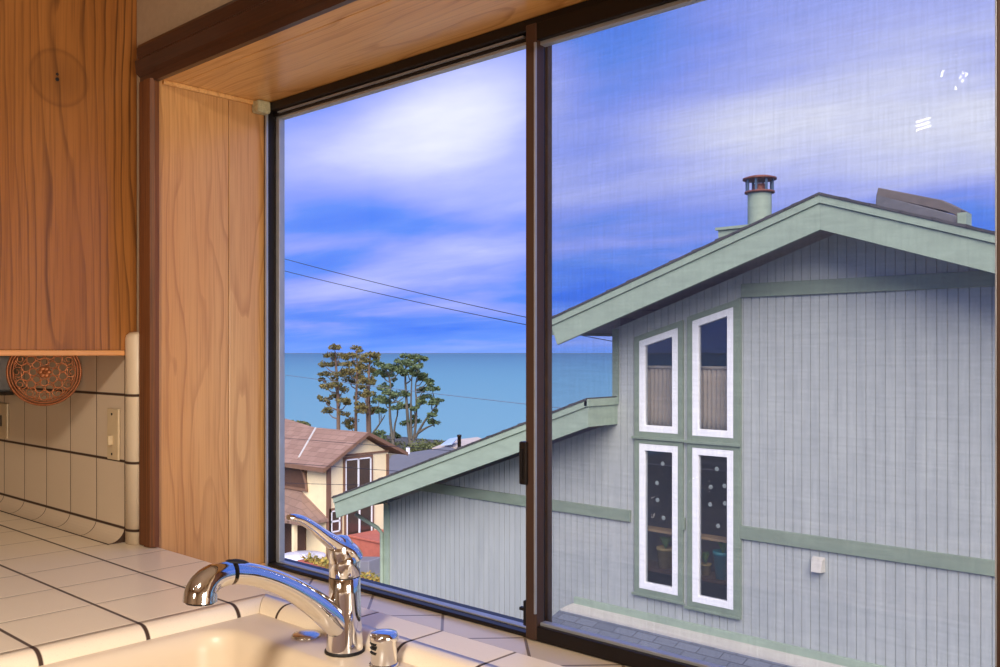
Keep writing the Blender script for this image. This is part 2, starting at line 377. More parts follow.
# meeting stile and right sash
MB().box(hy(525.5, 300, YF-.02)[0], hy(536, 300, YF-.02)[0], YF-.020, YF+.003, ZF0+.002, ZF1-.014).build('meeting_stile', M['bronze_stile'], win, .002)
MB().box(hy(533.8, 300, YF-.0225)[0], hy(535.2, 300, YF-.0225)[0], YF-.0225, YF-.018, ZF0+.05, ZF1-.05).build('stile_bead', M['silver'], win)
MB().box(hy(534, 300, YF-.012)[0], hy(538.5, 300, YF-.012)[0], YF-.012, YF+.006, ZF0+.002, ZF1-.014).build('stile_channel', M['black_gap'], win)
g = MB(); g.box(hy(537, 300, YF-.002)[0], hy(541.5, 300, YF+.002)[0], YF-.006, YF+.002, ZF0+.032, ZF1-.046).box(-1.064, hy(996, 300, YF-.008)[0], YF-.008, YF+.008, ZF1-.052, ZF1-.045).box(-1.064, hy(996, 300, YF-.008)[0], YF-.008, YF+.008, ZF0+.026, ZF0+.032)
g.box(hy(994.8, 300, YF-.008)[0], hy(997.5, 300, YF-.008)[0], YF-.008, YF+.008, ZF0+.03, ZF1-.046)
g.build('glazing_bead', M['silver'], win, .001)
s2 = MB(); s2.box(-1.070, XF1-.03, YF-.018, YF+.004, ZF1-.045, ZF1-.014).box(-1.078, XF1-.03, YF-.018, YF+.004, ZF0+.001, ZF0+.027)
s2.build('fixed_sash', M['bronze'], win, .002)
MB().box(hy(996.5,300,YF-.018)[0], XF1-.030, YF-.018, YF+.004, ZF0, ZF1-.014).build('sash_stile', M['bronze_stile'], win, .001)
MB().box(-1.062, XF1-.036, YF-.002, YF+.002, ZF0+.028, ZF1-.048).build('glass_pane', M['glass'], win)
MB().box(hy(541, 300, YF+.022)[0], hy(552.5, 300, YF+.044)[0], YF+.030, YF+.044, ZF0+.008, ZF1-.02).build('outer_stile', M['stile_out'], win, .002)
tag(MB().box(-1.095, XF1-.04, YF+.0465, YF+.0470, ZF0+.008, ZF1-.02).build('insect_screen', M['screen'], win))
la = MB().box(hy(518.5, 300, YF-.026)[0], hy(526, 300, YF-.026)[0], YF-.026, YF-.002, 1.102, 1.180).build('latch', M['bronze'], win, .003)
MB().box(hy(520.5, 300, YF-.028)[0], hy(522, 300, YF-.028)[0], YF-.028, YF-.026, 1.112, 1.168).build('finger_groove', M['black_gap'], la)
l2 = MB().box(hy(522.8, 300, YF-.02)[0], hy(526, 300, YF-.02)[0], YF-.020, YF-.002, .846, .892).build('sash_lock', M['black_gap'], win, .002)
MB().box(hy(519, 300, YF-.018)[0], hy(523.5, 300, YF-.018)[0], YF-.018, YF-.010, .872, .878).build('lock_tab', M['black_gap'], l2, .001)

# ------------------------------------------------------------------ counter and sink
CT = .91
wt = empty('tiled_worktop', (-1.4, .3, CT-.04), label='cream tiled worktop with dark grout running under the window', cat='worktop')
wt['_o'] = tuple(wt.location)
SX0, SX1, SY0, SY1 = -1.41, -.45, .36, .927
m = MB(); m.box(XL+.003, SX0, .28, .926, CT-.035, CT).box(-2.10, SX0, .926, .9875, CT-.035, CT)
m.box(SX1, 1.2, .28, .9875, CT-.035, CT).box(SX0, SX1, .28, SY0, CT-.035, CT)
m.build('counter_tiles', M['counter'], wt)
MB().box(SX0, SX1, SY1, .9875, CT-.035, CT).build('rear_tiles', M['counter_back'], wt)
MB().box(SX0, SX1, .9875, .990, ZS-.02, CT-.001).build('riser', M['grout'], wt)
def quarter(r, n=8):  # (outwards, down)
    return [(r*math.sin(i*PI/2/n), -r*(1-math.cos(i*PI/2/n))) for i in range(n+1)]
R = .026
q = quarter(R)
# left bullnose (mitred into the back one)
b = MB(); va, vb = [], []
for (o_, d_) in q+[(R, -.034)]: va.append((SX0+.012+o_, SY0, CT+d_)); vb.append((SX0+.012+o_, SY1-.012-o_, CT+d_))
va = [(SX0, SY0, CT)]+va+[(SX0, SY0, CT-.034)]; vb = [(SX0, SY1, CT)]+vb+[(SX0, SY1, CT-.034)]
n_ = len(va); b.add(va+vb, [(i, (i+1) % n_, n_+(i+1) % n_, n_+i) for i in range(n_)], True); b.add(va, [list(range(n_))]); b.add(vb, [list(range(n_))])
b.build('bullnose_edge', M['bull_left'], wt)
b = MB(); va, vb = [], []
for (o_, d_) in q+[(R, -.034)]: va.append((SX0+.0135+o_, SY1-.012-o_, CT+d_)); vb.append((SX1, SY1-.012-o_, CT+d_))
va = [(SX0+.0015, SY1, CT)]+va+[(SX0+.0015, SY1, CT-.034)]; vb = [(SX1, SY1, CT)]+vb+[(SX1, SY1, CT-.034)]
b.add(va+vb, [(i, (i+1) % n_, n_+(i+1) % n_, n_+i) for i in range(n_)], True); b.add(va, [list(range(n_))]); b.add(vb, [list(range(n_))])
b.build('bullnose_edge', M['bull_back'], wt)
g = MB().box(SX0, SX0+.0405, SY0, SY1, CT-.035, CT-.0205).box(SX0, SX1, SY1-.0405, SY1, CT-.035, CT-.0205); g.build('grout_bed', M['grout'], wt)
# cabinets below
bc = empty('base_cabinet', (-1.0, .32, 0), label='golden oak base cabinet carrying the tiled worktop and sink', cat='cabinet')
MB().box(XL+.003, 1.2, .40, .986, 0, .08).box(XL+.003, -1.45, .34, .986, .08, CT-.036).box(-.42, 1.2, .34, .986, .08, CT-.036).box(-1.45, -.42, .34, .355, .08, CT-.036).box(-1.45, -.42, .9, .986, .08, CT-.1).build('carcass', M['oak_side'], bc)
for i in range(6):
    d = MB().box(-2.9+i*.62, -2.32+i*.62, .322, .340, .12, CT-.06).build('door', M['oak_side'], bc, .003)
    MB().lathe([(.0, 0), (.014, .0), (.012, .02), (0, .022)], 12, (-2.4+i*.62, .322, .7), Matrix.Rotation(PI/2, 4, 'X').to_3x3()).build('knob', M['chrome_dull'], d)
# sink: deck with rounded basin, one smooth lofted mesh
sk = empty('kitchen_sink', (-.95, .62, .70), label='cream enamel undermount sink set below the bullnose tiles at the window', cat='sink')
ZD = CT-.0195
def rrect(x0, x1, y0, y1, r, n=10):
    pts = []
    for cx, cy, a0 in ((x1-r, y1-r, 0), (x0+r, y1-r, PI/2), (x0+r, y0+r, PI), (x1-r, y0+r, 1.5*PI)):
        for k in range(n+1): a = a0+k*PI/2/n; pts.append((cx+r*math.cos(a), cy+r*math.sin(a)))
    return pts
loops = []
bx0, bx1, by0, by1 = -1.352, -.53, .42, .808
for (ins, z, r) in ((-.0, ZD, .0), ):
    pass
base = rrect(bx0, bx1, by0, by1, .055)
def loop(ins, z, rr=.055): return [(x, y, z) for x, y in rrect(bx0+ins, bx1-ins, by0+ins, by1-ins, max(.012, rr))]
outer = []
for (x, y) in base:   # outer deck boundary, matched by direction to a rectangle
    cx, cy = (bx0+bx1)/2, (by0+by1)/2; hx_, hy_ = 0, 0
    X0, X1, Y0, Y1 = SX0+.01, SX1-.01, SY0+.005, SY1-.014
    ex = (x-bx0)/(bx1-bx0); ey = (y-by0)/(by1-by0)
    outer.append((X0+(X1-X0)*ex, Y0+(Y1-Y0)*ey, ZD))
L = [outer, loop(-.012, ZD, .062), loop(-.006, ZD-.0008, .060), loop(0, ZD-.004, .055), loop(.006, ZD-.012, .052), loop(.010, ZD-.03, .05), loop(.016, ZD-.13, .05), loop(.026, ZD-.165, .05), loop(.05, ZD-.182, .05), loop(.10, ZD-.187, .05)]
b = MB(); n_ = len(base)
vs = [p for l in L for p in l]; fs = []
for i in range(len(L)-1):
    for k in range(n_): fs.append((i*n_+k, i*n_+(k+1) % n_, (i+1)*n_+(k+1) % n_, (i+1)*n_+k))
fs.append([(len(L)-1)*n_+k for k in range(n_)])
b.add(vs, fs, True)
o = b.build('basin', M['sink'], sk, fixn=True)
MB().lathe([(.045, .001), (.043, .003), (.03, .002), (.028, -.004), (0, -.004)], 28, (-.94, .61, ZD-.186)).build('drain', M['chrome_dull'], sk)
# chrome hole cover
hc = MB().lathe([(.0235, 0), (.0235, .002), (.021, .0045), (.012, .0065), (0, .007)], 28, (-1.205, .868, ZD))
tag(hc.build('hole_cover', M['chrome_dull']), 'flat round metal hole cover on the sink deck left of the faucet', 'hole cover')

# faucet
FX, FY = -1.102, .863
fa = empty('kitchen_faucet', (FX, FY, ZD), label='chrome single lever faucet with curved spout on the sink deck', cat='faucet')
MB().lathe([(0, 0), (.0300, 0), (.0300, .003), (.0270, .005), (0, .006)], 40, (FX, FY, ZD)).build('base_ring', M['black_rubber'], fa)
MB().lathe([(.0278, .003), (.0276, .010), (.0262, .03), (.0246, .06), (.0238, .09), (.0234, .112), (.0230, .1125)], 44, (FX, FY, ZD)).build('body', M['chrome'], fa)
MB().lathe([(.0226, .1120), (.0226, .1140)], 44, (FX, FY, ZD)).build('seam_ring', M['black_rubber'], fa)
MB().lathe([(.0228, .114), (.0234, .1145), (.0236, .140), (.0225, .1445), (.018, .146), (0, .147)], 44, (FX, FY, ZD)).build('collar', M['chrome'], fa)
def fp(px, py, X=FX): return hx(px, py, X)
sp = [(351, 640), (340, 627), (325, 612), (308, 599), (288, 587), (266, 578), (246, 573.5), (229, 573), (214, 577), (205, 585), (201, 593), (200, 601)]
rr = [.0175, .0200, .0200, .0185, .0165, .0152, .0150, .0160, .0180, .0200, .0215, .0222]
def smooth_path(pts, rad, k=4):
    P = [Vector(p) for p in pts]; out = []; ro = []
    for i in range(len(P)-1):
        p0, p1, p2, p3 = P[max(i-1, 0)], P[i], P[i+1], P[min(i+2, len(P)-1)]
        for j in range(k):
            t = j/k; out.append(.5*((2*p1)+(p2-p0)*t+(2*p0-5*p1+4*p2-p3)*t*t+(3*p1-p0-3*p2+p3)*t**3)); ro.append(rad[i]*(1-t)+rad[i+1]*t)
    out.append(P[-1]); ro.append(rad[-1]); return out, ro
pp, r2 = smooth_path([fp(*p) for p in sp], rr)
k0 = int(len(pp)*.60)
MB().tube(pp[:k0+1], r2[:k0+1], 28, True, 1.0, (1, 0, 0)).build('spout', M['chrome'], fa)
MB().tube([pp[k0]-(pp[k0+1]-pp[k0])*.06, pp[k0]+(pp[k0+1]-pp[k0])*.06], [r2[k0]*1.002]*2, 28, True, 1.0, (1, 0, 0)).build('spout_ring', M['black_rubber'], fa)
bt_ = [Vector(fp(px_, py_)) for px_, py_ in ((224, 562.8), (229, 561.8), (236, 561.5), (243, 562), (248, 562.8))]
MB().tube(bt_, [.0012, .0030, .0036, .0030, .0012], 14, True, 2.2, (0, 0, 1)).build('spray_button', M['black_rubber'], fa)
MB().tube(pp[k0+1:], r2[k0+1:], 28, True, 1.0, (1, 0, 0)).build('spray_head', M['chrome'], fa)
e = pp[-1]; d = (pp[-1]-pp[-2]).normalized()
MB().tube([e, e+d*.003], [.0195, .018], 28).build('spray_nozzle', M['black_rubber'], fa)
hp = [(288.5, 517.5), (293, 517.5), (301, 519.5), (313, 527), (325, 536.5), (336, 544), (346, 551), (350, 557)]
hr = [.0036, .0052, .0062, .0074, .0094, .0120, .0160, .0165]
pp, r2 = smooth_path([fp(*p) for p in hp], hr)
h = MB(); h.tube(pp, r2, 20, True, 1.55, (0, 0, 1)); hd = h.build('lever', M['chrome'], fa)
tl = Matrix.Rotation(math.radians(14), 3, 'X')
MB().lathe([(.0198, -.005), (.0205, .012), (.0200, .026), (.0150, .036), (.006, .040), (0, .0405)], 36, (FX, FY-.003, ZD+.136), tl).build('handle_hub', M['chrome'], fa)
MB().lathe([(.0208, -.004), (.0210, .000)], 36, (FX, FY-.002, ZD+.143), tl).build('hub_gasket', M['black_rubber'], fa)
cx, cy = -1.009, .861
ag = empty('air_gap_cap', (cx, cy, ZD), label='short chrome slotted air gap cap right of the faucet', cat='air gap')
MB().lathe([(0, 0), (.0215, 0), (.0215, .004), (.0195, .005)], 32, (cx, cy, ZD)).build('base_ring', M['chrome_dull'], ag)
MB().lathe([(.0190, .004), (.0188, .036), (.0205, .0370), (.0205, .044), (.0185, .0478), (.010, .0495), (0, .050)], 36, (cx, cy, ZD)).build('cap', M['chrome'], ag)
for k in range(3):
    pts = [(cx+.0193*math.cos(a), cy+.0193*math.sin(a), ZD+.034-k*.0065) for a in [-2.25+i*.11 for i in range(9)]]
    MB().tube(pts, .0011, 6).build('slot', M['black_rubber'], ag)

# ------------------------------------------------------------------ backsplash
bs = empty('tiled_backsplash', (-2.5, .97, CT), label='beige tiled backsplash with dark grout and coved base left of window', cat='backsplash')
FYB = .964
MB().box(XL+.003, -2.029, FYB, YW0-.0005, .94, 1.40).build('splash_tiles', M['splash'], bs)
# cove
cv = []; rc = .036
for i in range(9):
    a = i*PI/2/8; cv.append((FYB-rc+rc*math.sin(a), CT+.0015+rc-rc*math.cos(a)))
# concave profile from counter (y=FYB-rc) up to the wall face
v = [(y, z) for y, z in cv]+[(FYB, .941), (YW0-.0005, .941), (YW0-.0005, CT+.0005), (FYB-rc, CT+.0005)]
b = MB(); xs = (XL+.003, -2.029)
n_ = len(v); b.add([(xs[0], y, z) for y, z in v]+[(xs[1], y, z) for y, z in v], [(i, (i+1) % n_, n_+(i+1) % n_, n_+i) for i in range(n_)]+[list(range(n_)), list(range(n_, 2*n_))[::-1]])
b.build('cove_tiles', M['splash'], bs)
MB().box(XL+.003, -2.029, FYB-rc-.003, FYB-rc, CT, CT+.0012).build('cove_joint', M['grout'], bs)
b = MB(); pts = []
x0, x1 = -2.0275, -1.977
for i in range(11):
    a = PI*i/10; pts.append(((x0+x1)/2-(x1-x0)/2*math.cos(a)*1.0, FYB+.006-.014*math.sin(a)))
pts = [(x0, YW0-.0005)]+pts+[(x1, YW0-.0005)]; n_ = len(pts)
zs = [(CT+.001, 1), (1.372, 1), (1.380, .93), (1.386, .7), (1.388, .35)]
vs = []
for z, k in zs:
    for x, y in pts: vs.append(((x0+x1)/2+(x-(x0+x1)/2)*(.6+.4*k), YW0+(y-YW0)*k, z))
fs = []
for i in range(len(zs)-1):
    for k in range(n_-1): fs.append((i*n_+k, i*n_+k+1, (i+1)*n_+k+1, (i+1)*n_+k))
fs += [list(range(n_)), [(len(zs)-1)*n_+k for k in range(n_)]]
b.add(vs, fs, True); b.build('bullnose_end', M['splash_end'], bs)
MB().box(-2.0295, -2.0275, FYB-.001, YW0-.0005, CT+.030, 1.333).build('end_joint', M['grout'], bs)

# switch plate
sw = empty('switch_plate', (-2.082, FYB, 1.15), label='beige single switch plate on the tile nearest the window', cat='switch plate')
MB().box(-2.108, -2.050, FYB-.006, FYB-.0002, 1.094, 1.212).build('plate', M['switch'], sw, .003, 3)
MB().box(-2.087, -2.077, FYB-.016, FYB-.005, 1.128, 1.150).build('toggle', M['switch'], sw, .002)
for z in (1.107, 1.199): MB().lathe([(0, .001), (.003, .0008), (.003, 0)], 12, (-2.082, FYB-.006, z), Matrix.Rotation(PI/2, 3, 'X')).build('screw', M['bronze'], sw)
ou = empty('outlet_plate', (-2.77, FYB, 1.15), label='beige outlet plate on the tiles at the left picture edge', cat='outlet plate')
MB().box(-2.81, -2.725, FYB-.006, FYB-.0002, 1.10, 1.20).build('plate', M['switch'], ou, .003, 3)
MB().box(-2.772, -2.762, FYB-.0075, FYB-.005, 1.135, 1.165).build('slot', M['bronze'], ou)

# ------------------------------------------------------------------ wall cabinet
wc = empty('wall_cabinet', (-2.32, .82, 1.335), label='golden oak wall cabinet hanging left of the window', cat='cabinet')
X0, X1 = -2.62, -2.02
MB().box(X1-.016, X1, .655, YW0-.0005, 1.3465, 2.3).build('side_panel', M['oak_side'], wc, .001)
MB().box(X1-.016, X1+.006, .655, .957, 1.334, 1.346).build('lip_strip', M['oak_strip'], wc, .002)
MB().box(X0, X0+.016, .655, YW0-.0005, 1.335, 2.3).build('side_panel', M['oak_side'], wc, .001)
MB().box(X0+.016, X1-.016, .655, YW0-.0005, 1.405, 1.42).box(X0+.016, X1-.016, .655, YW0-.0005, 2.284, 2.3).box(X0+.016, X1-.016, YW0-.01, YW0-.001, 1.42, 2.284).build('carcass', M['oak_side'], wc)
for a, c in ((X0, -2.323), (-2.317, X1)):
    d = MB().box(a, c, .634, .654, 1.335, 2.3).build('door', M['oak_side'], wc, .004)
sc = MB().lathe([(0, .0012), (.003, .0012), (.003, 0)], 10, (X1, .811, 1.937), Matrix.Rotation(PI/2, 3, 'Y')).lathe([(0, .0012), (.004, .0012), (.004, 0)], 10, (X1, .811, 1.926), Matrix.Rotation(PI/2, 3, 'Y'))
sc.build('screw_hole', M['black_rubber'], wc)

# pierced copper disc hanging in the recess under the cabinet
dc = Vector(hy(44.5, 372, .885)); look = Vector((0, 0, ZC))-dc; look.z = 0; look.normalize()
Mx = Matrix((Vector((0, 0, 1)).cross(look), Vector((0, 0, 1)), look)).transposed()   # local x right, y up, z to viewer
dd = empty('openwork_disc', dc, label='round pierced copper trivet with flower filigree hanging under the wall cabinet', cat='trivet')
def loc(x, y, z=0): return dc+Mx @ Vector((x, y, z))
def ring(cx_, cy_, r, th, n=28, a0=0, a1=2*PI, z=0): return [loc(cx_+r*math.cos(a0+(a1-a0)*i/n), cy_+r*math.sin(a0+(a1-a0)*i/n), z) for i in range(n+1)]
RD = .0785
b = MB(); b.tube(ring(0, 0, RD, 0, 60), .0032, 8, False).tube(ring(0, 0, RD-.006, 0, 60), .0026, 8, False).tube(ring(0, 0, RD-.0115, 0, 60), .0018, 8, False)
b.build('rim', M['copper_rim'], dd)
b = MB()
for k in range(12):
    a = 2*PI*k/12
    b.tube(ring(.056*math.cos(a), .056*math.sin(a), .0118, 0, 16), .0015, 6, False)
    a2 = a+PI/12
    b.tube(ring(.041*math.cos(a2), .041*math.sin(a2), .0095, 0, 14), .0014, 6, False)
    b.tube(ring(.060*math.cos(a), .060*math.sin(a), .0058, 0, 12, a, a+4.6), .0013, 6, False)
    b.tube(ring(.0675*math.cos(a2), .0675*math.sin(a2), .0052, 0, 12, a2+PI*.6, a2+PI*1.4+1), .0013, 6, False)
for k in range(8):
    a = 2*PI*k/8
    b.tube(ring(.0245*math.cos(a), .0245*math.sin(a), .0085, 0, 14), .0014, 6, False)
b.tube(ring(0, 0, .050, 0, 40), .0012, 6, False).tube(ring(0, 0, .0325, 0, 32), .0012, 6, False)
b.build('filigree', M['copper'], dd)
b = MB()
for k in range(6):
    a = 2*PI*k/6; b.lathe([(.0068, -.0012), (.0068, .0015), (.004, .003), (0, .0034)], 12, loc(.0085*math.cos(a), .0085*math.sin(a)), Mx)
b.lathe([(.005, .0), (.005, .004), (0, .0052)], 12, loc(0, 0), Mx)
b.build('flower', M['copper'], dd)
b = MB(); b.tube([loc(0, RD), loc(0, RD+.0085), loc(.004, RD+.015), loc(0, RD+.0235)], .0016, 6); b.build('hook', M['bronze'], dd)

# under-cabinet appliance at the far left
ap = empty('undercabinet_radio', (-2.7, .86, 1.21), label='silver and black undercabinet appliance at the left picture edge', cat='appliance')
MB().box(-2.95, -2.655, .80, .945, 1.235, 1.333).build('housing', M['silver_ap'], ap, .008, 3)
b = MB(); b.prism([(-2.95, .79, 1.222), (-2.95, .79, 1.236), (-2.61, .79, 1.236), (-2.64, .79, 1.226)], (0, .155, 0)); b.build('black_base', M['black_rubber'], ap)
MB().box(-2.95, -2.66, .80, .945, 1.334, 1.404).build('mounting_block', M['black_rubber'], ap)

# ------------------------------------------------------------------ neighbour's house
VH = 10.0; WR = 9.35
nh = empty('grey_house', (-5, 14, -6.5), label='grey sided house with sage green bargeboards next door', cat='house')
RX, RZ, SL = -3.973, 2.995, .336          # main ridge (top of bargeboard)
LX, LZ, SL2 = -6.996, .743, .345           # lean-to high end
def ztop(x): return RZ-abs(x-RX)*SL
def zlow(x): return LZ-abs(x-LX)*SL2
WINS = []   # (x0,x1,z0, ztl, ztr) of wall openings
wdef = [(-6.640, -6.062, .325, 1.495, 1.660), (-5.860, -5.300, .318, 1.735, 1.895), (-6.640, -6.062, -1.70, .172, .172), (-5.860, -5.300, -1.735, .172, .172)]
XH0, XH1 = -11.67, 3.2; XMC = -7.05
def wall_top(x): return (ztop(x)-.30) if x > XMC else zlow(x)-.30
xs = set([XH0, XMC-1e-4, XMC+1e-4, XH1, RX])
for a, c, *_ in wdef: xs.add(a); xs.add(c)
g0 = -2.705; P = .1034
prof = []   # x, depth
k = int((XH0-g0)/P)
x = g0+k*P
while x < XH1:
    if x > XH0+.02: prof += [(x-.006, 0), (x-.0045, .011), (x+.0045, .011), (x+.006, 0)]
    x += P
prof = [p for p in prof if all(abs(p[0]-q) > .012 for q in xs)]
for q_ in xs: prof.append((q_, 0))
prof.sort()
b = MB()
for (xa_, da), (xb_, db) in zip(prof[:-1], prof[1:]):
    mid = (xa_+xb_)/2
    if xb_-xa_ < 3e-4: continue
    cuts = []
    for a, c, z0, zl, zr in wdef:
        if a-1e-3 <= mid <= c+1e-3:
            f_ = lambda x, a=a, c=c, zl=zl, zr=zr: zl+(zr-zl)*(x-a)/(c-a)
            cuts.append((z0, z0, f_(xa_), f_(xb_)))
    cuts.sort(); lo = (-6.5, -6.5)
    segs = []
    for z0a, z0b, z1a, z1b in cuts: segs.append((lo, (z0a, z0b))); lo = (z1a, z1b)
    segs.append((lo, (wall_top(xa_), wall_top(xb_))))
    for (l1, l2_), (h1, h2) in segs:
        b.add([(xa_, VH+da, l1), (xb_, VH+db, l2_), (xb_, VH+db, h2), (xa_, VH+da, h1)], [(0, 1, 2, 3)])
b.build('siding_wall', M['siding'], nh, fixn=False)
b = MB()   # side walls
b.add([(XMC, VH, zlow(XMC)-.5), (XMC, 20, zlow(XMC)-.5), (XMC, 20, ztop(XMC)-.25), (XMC, VH, ztop(XMC)-.25)], [(0, 1, 2, 3)])
b.box(XH0, XH0+.05, VH+.02, 20, -6.5, zlow(XH0)-.25); b.box(XH0, XH1, 19.9, 20, -6.5, -2.5)
b.build('side_wall', M['siding'], nh)
# roofs (thickness .10 above the bargeboard trim)
def roofslab(xa, za, xb, zb, y0, y1, th, mat, name, wav=.0):
    b = MB(); b.prism([(xa, y0, za), (xb, y0, zb), (xb, y0, zb+th), (xa, y0, za+th)], (0, y1-y0, 0)); return b.build(name, mat, nh)
XE = -7.60; XE2 = 3.2
def zt(x): return ztop(x)
roofslab(XE, zt(XE)+.0, RX, RZ+.0, WR-.03, 20.3, .028, M['shingle_dark'], 'roof_slope')
roofslab(XE2, zt(XE2)+.0, RX, RZ+.0, WR-.03, 20.3, .028, M['shingle_dark'], 'roof_slope')
roofslab(-12.25, zlow(-12.25), LX, LZ, WR-.03, 20.3, .028, M['shingle_dark'], 'lower_roof_slope')
# soffits
roofslab(XE+.03, zt(XE+.03)-.17, RX, RZ-.17, WR+.04, 20.2, .05, M['soffit'], 'soffit')
roofslab(XE2, zt(XE2)-.17, RX, RZ-.17, WR+.04, 20.2, .05, M['soffit'], 'soffit')
roofslab(-12.2, zlow(-12.2)-.17, LX-.03, LZ-.17, WR+.04, 20.2, .05, M['soffit'], 'soffit')
# ragged shingle course ends along the rakes
def rake(xa, za, xb, zb, h, name, endcut=0):
    # board: vertical face from z-h to z-.085, upper trim strip z-.085..z slightly proud
    b = MB(); s = 1 if xb > xa else -1
    b.prism([(xa, WR, za-.085), (xb, WR, zb-.085), (xb, WR, zb-h), (xa+s*endcut, WR, za-h+endcut*abs((zb-za)/(xb-xa)))], (0, .045, 0)); o = b.build(name, M['green_pale'], nh, .004)
    b = MB(); b.prism([(xa, WR-.022, za), (xb, WR-.022, zb), (xb, WR-.022, zb-.082), (xa, WR-.022, za-.082)], (0, .06, 0)); b.build('rake_trim', M['green_pale'], o, .003)
    b = MB(); n = int(abs(xb-xa)/.28); vs = []
    rnd = random.Random(name+str(xa))
    for i in range(n):
        x0 = xa+(xb-xa)*i/n; x1 = xa+(xb-xa)*(i+1)/n; z0 = za+(zb-za)*i/n; z1 = za+(zb-za)*(i+1)/n; e_ = .012+rnd.random()*.014
        b.prism([(x0, WR-.034, z0+.001), (x1, WR-.034, z1+.001), (x1, WR-.034, z1+.004+e_*.4), (x0, WR-.034, z0+.022+e_*.7)], (0, .3, 0))
    b.build('shingle_edge', M['shingle_dark'], o)
    return o
rake(XE, zt(XE), RX, RZ, .362, 'bargeboard', .10)
rake(XE2, zt(XE2), RX, RZ, .362, 'bargeboard', .10)
rake(-12.22, zlow(-12.22), LX, LZ, .345, 'bargeboard', .06)
# returns and eaves
b = MB(); b.box(LX-.045, LX, WR+.046, VH+.06, LZ-.345, LZ-.085).build('fascia_return', M['green_pale'], nh, .004)
b = MB(); b.box(LX-.05, LX+.02, WR-.022, VH+.06, LZ-.083, LZ+.01).build('fascia_trim', M['green_pale'], nh, .004)
b = MB(); b.box(XE-.02, XE+.03, WR+.046, 20.2, zt(XE)-.20, zt(XE)-.0).build('eave_fascia', M['green'], nh)
b = MB(); b.box(-12.26, -12.2, WR+.046, 20.2, zlow(-12.22)-.22, zlow(-12.22)).build('eave_fascia', M['green'], nh)
# trim boards
def tb(x0, x1, z0, z1, name='trim_board', d=.035, mat='green'):
    return MB().box(x0, x1, VH-d, VH+.004, z0, z1).build(name, M[mat], nh, .004)
tb(XH0+.05, -6.78, -.866, -.715); tb(-5.205, XH1, -.868, -.712); tb(-5.995, -5.965, -.866, -.715)
tb(-7.70, XH1, -2.10, -2.005, mat='green_pale')
tb(-5.20, -1.2, 2.0, 2.16, 'gable_band')
tb(XH0-.03, XH0+.10, -6.5, zlow(XH0)-.3, 'corner_board', .03, 'green_pale')
tb(XMC-.02, XMC+.08, .70, ztop(XMC)-.3, 'corner_board', .02, 'green')
tb(-5.255, -5.205, -1.83, 1.995, 'trim_board', .03)
# windows
def nwindow(x0, x1, z0, zl, zr):
    r = MB(); fw = .075
    sl_ = (zr-zl)/(x1-x0)
    def frame_pts(i): return [(x0+i, z0+i), (x1-i, z0+i), (x1-i, zr-sl_*i-i*1.02), (x0+i, zl+sl_*i-i*1.02)]
    def ringmesh(i0, i1, ya, yb, mat, name, par, bev=.004):
        A, B = frame_pts(i0), frame_pts(i1); b = MB()
        vs = [(x, ya, z) for x, z in A]+[(x, ya, z) for x, z in B]+[(x, yb, z) for x, z in A]+[(x, yb, z) for x, z in B]
        fs = []
        for k in range(4):
            k2 = (k+1) % 4; fs += [(k, k2, 4+k2, 4+k), (8+k2, 8+k, 12+k, 12+k2), (k2, k, 8+k, 8+k2), (4+k, 4+k2, 12+k2, 12+k)]
        b.add(vs, fs); return b.build(name, mat, par, bev)
    tr_ = ringmesh(-.070, 0, VH-.035, VH+.06, M['green'], 'window', nh)
    fr_ = ringmesh(.001, .085, VH-.030, VH+.045, M['white_frame'], 'white_sash', tr_)
    P_ = frame_pts(.08)
    b = MB(); b.prism([(x, VH+.005, z) for x, z in P_], (0, .006, 0)); b.build('pane', M['glass_far'], tr_)
    b = MB(); b.box(x0-.10, x1+.10, VH-.06, VH-.036, z0-.095, z0-.062); b.build('sill', M['green'], tr_, .004)
for w_ in wdef: nwindow(*w_)
# rooms behind the windows
b = MB()
for z0, z1 in ((-.1, 2.1), (-2.3, -.12+.1)):
    X0_, X1_, Y0_, Y1_ = -7.0, -4.9, VH+.07, 12.0
    z1 = min(z1, 1.9)
    b.add([(X0_, Y0_, z0), (X1_, Y0_, z0), (X1_, Y1_, z0), (X0_, Y1_, z0), (X0_, Y0_, z1), (X1_, Y0_, z1), (X1_, Y1_, z1), (X0_, Y1_, z1)],
          [(0, 1, 2, 3), (4, 5, 6, 7), (2, 3, 7, 6), (1, 2, 6, 5), (0, 3, 7, 4)])
b.build('room_lining', M['interior_dark'], nh)
for i, (x0, x1, lb) in enumerate(((-6.74, -6.18, 'beige pleated curtain behind the shorter upper window of the grey house'), (-5.97, -5.40, 'beige pleated curtain behind the taller upper window of the grey house'))):
    b = MB(); n = 90; vs = []
    for j, (z, sp_) in enumerate(((1.14, 1.), (.9, .96), (.55, .92), (.30, 1.05))):
        for k in range(n+1):
            u = k/n; xm = (x0+x1)/2; xx = xm+(u-.5)*(x1-x0)*sp_
            vs.append((xx, VH+.16+.018*math.sin(u*2*PI*9+j*.3), z))
    fs = [(j*(n+1)+k, j*(n+1)+k+1, (j+1)*(n+1)+k+1, (j+1)*(n+1)+k) for j in range(3) for k in range(n)]
    b.add(vs, fs, True)
    b.tube([(x0-.08, VH+.15, 1.155), (x1+.08, VH+.15, 1.155)], .022, 8)
    o = b.build('window_curtain', M['curtain'], None); m_ = o.modifiers.new('s', 'SOLIDIFY'); m_.thickness = .004
    tag(o, lb, 'curtain')
sh = tag(MB().box(-6.9, -5.0, VH+.14, VH+.34, -.985, -.955).build('window_shelf', M['shelf'], None, .003), 'pale pine shelf crossing behind the two lower windows of the grey house', 'shelf')
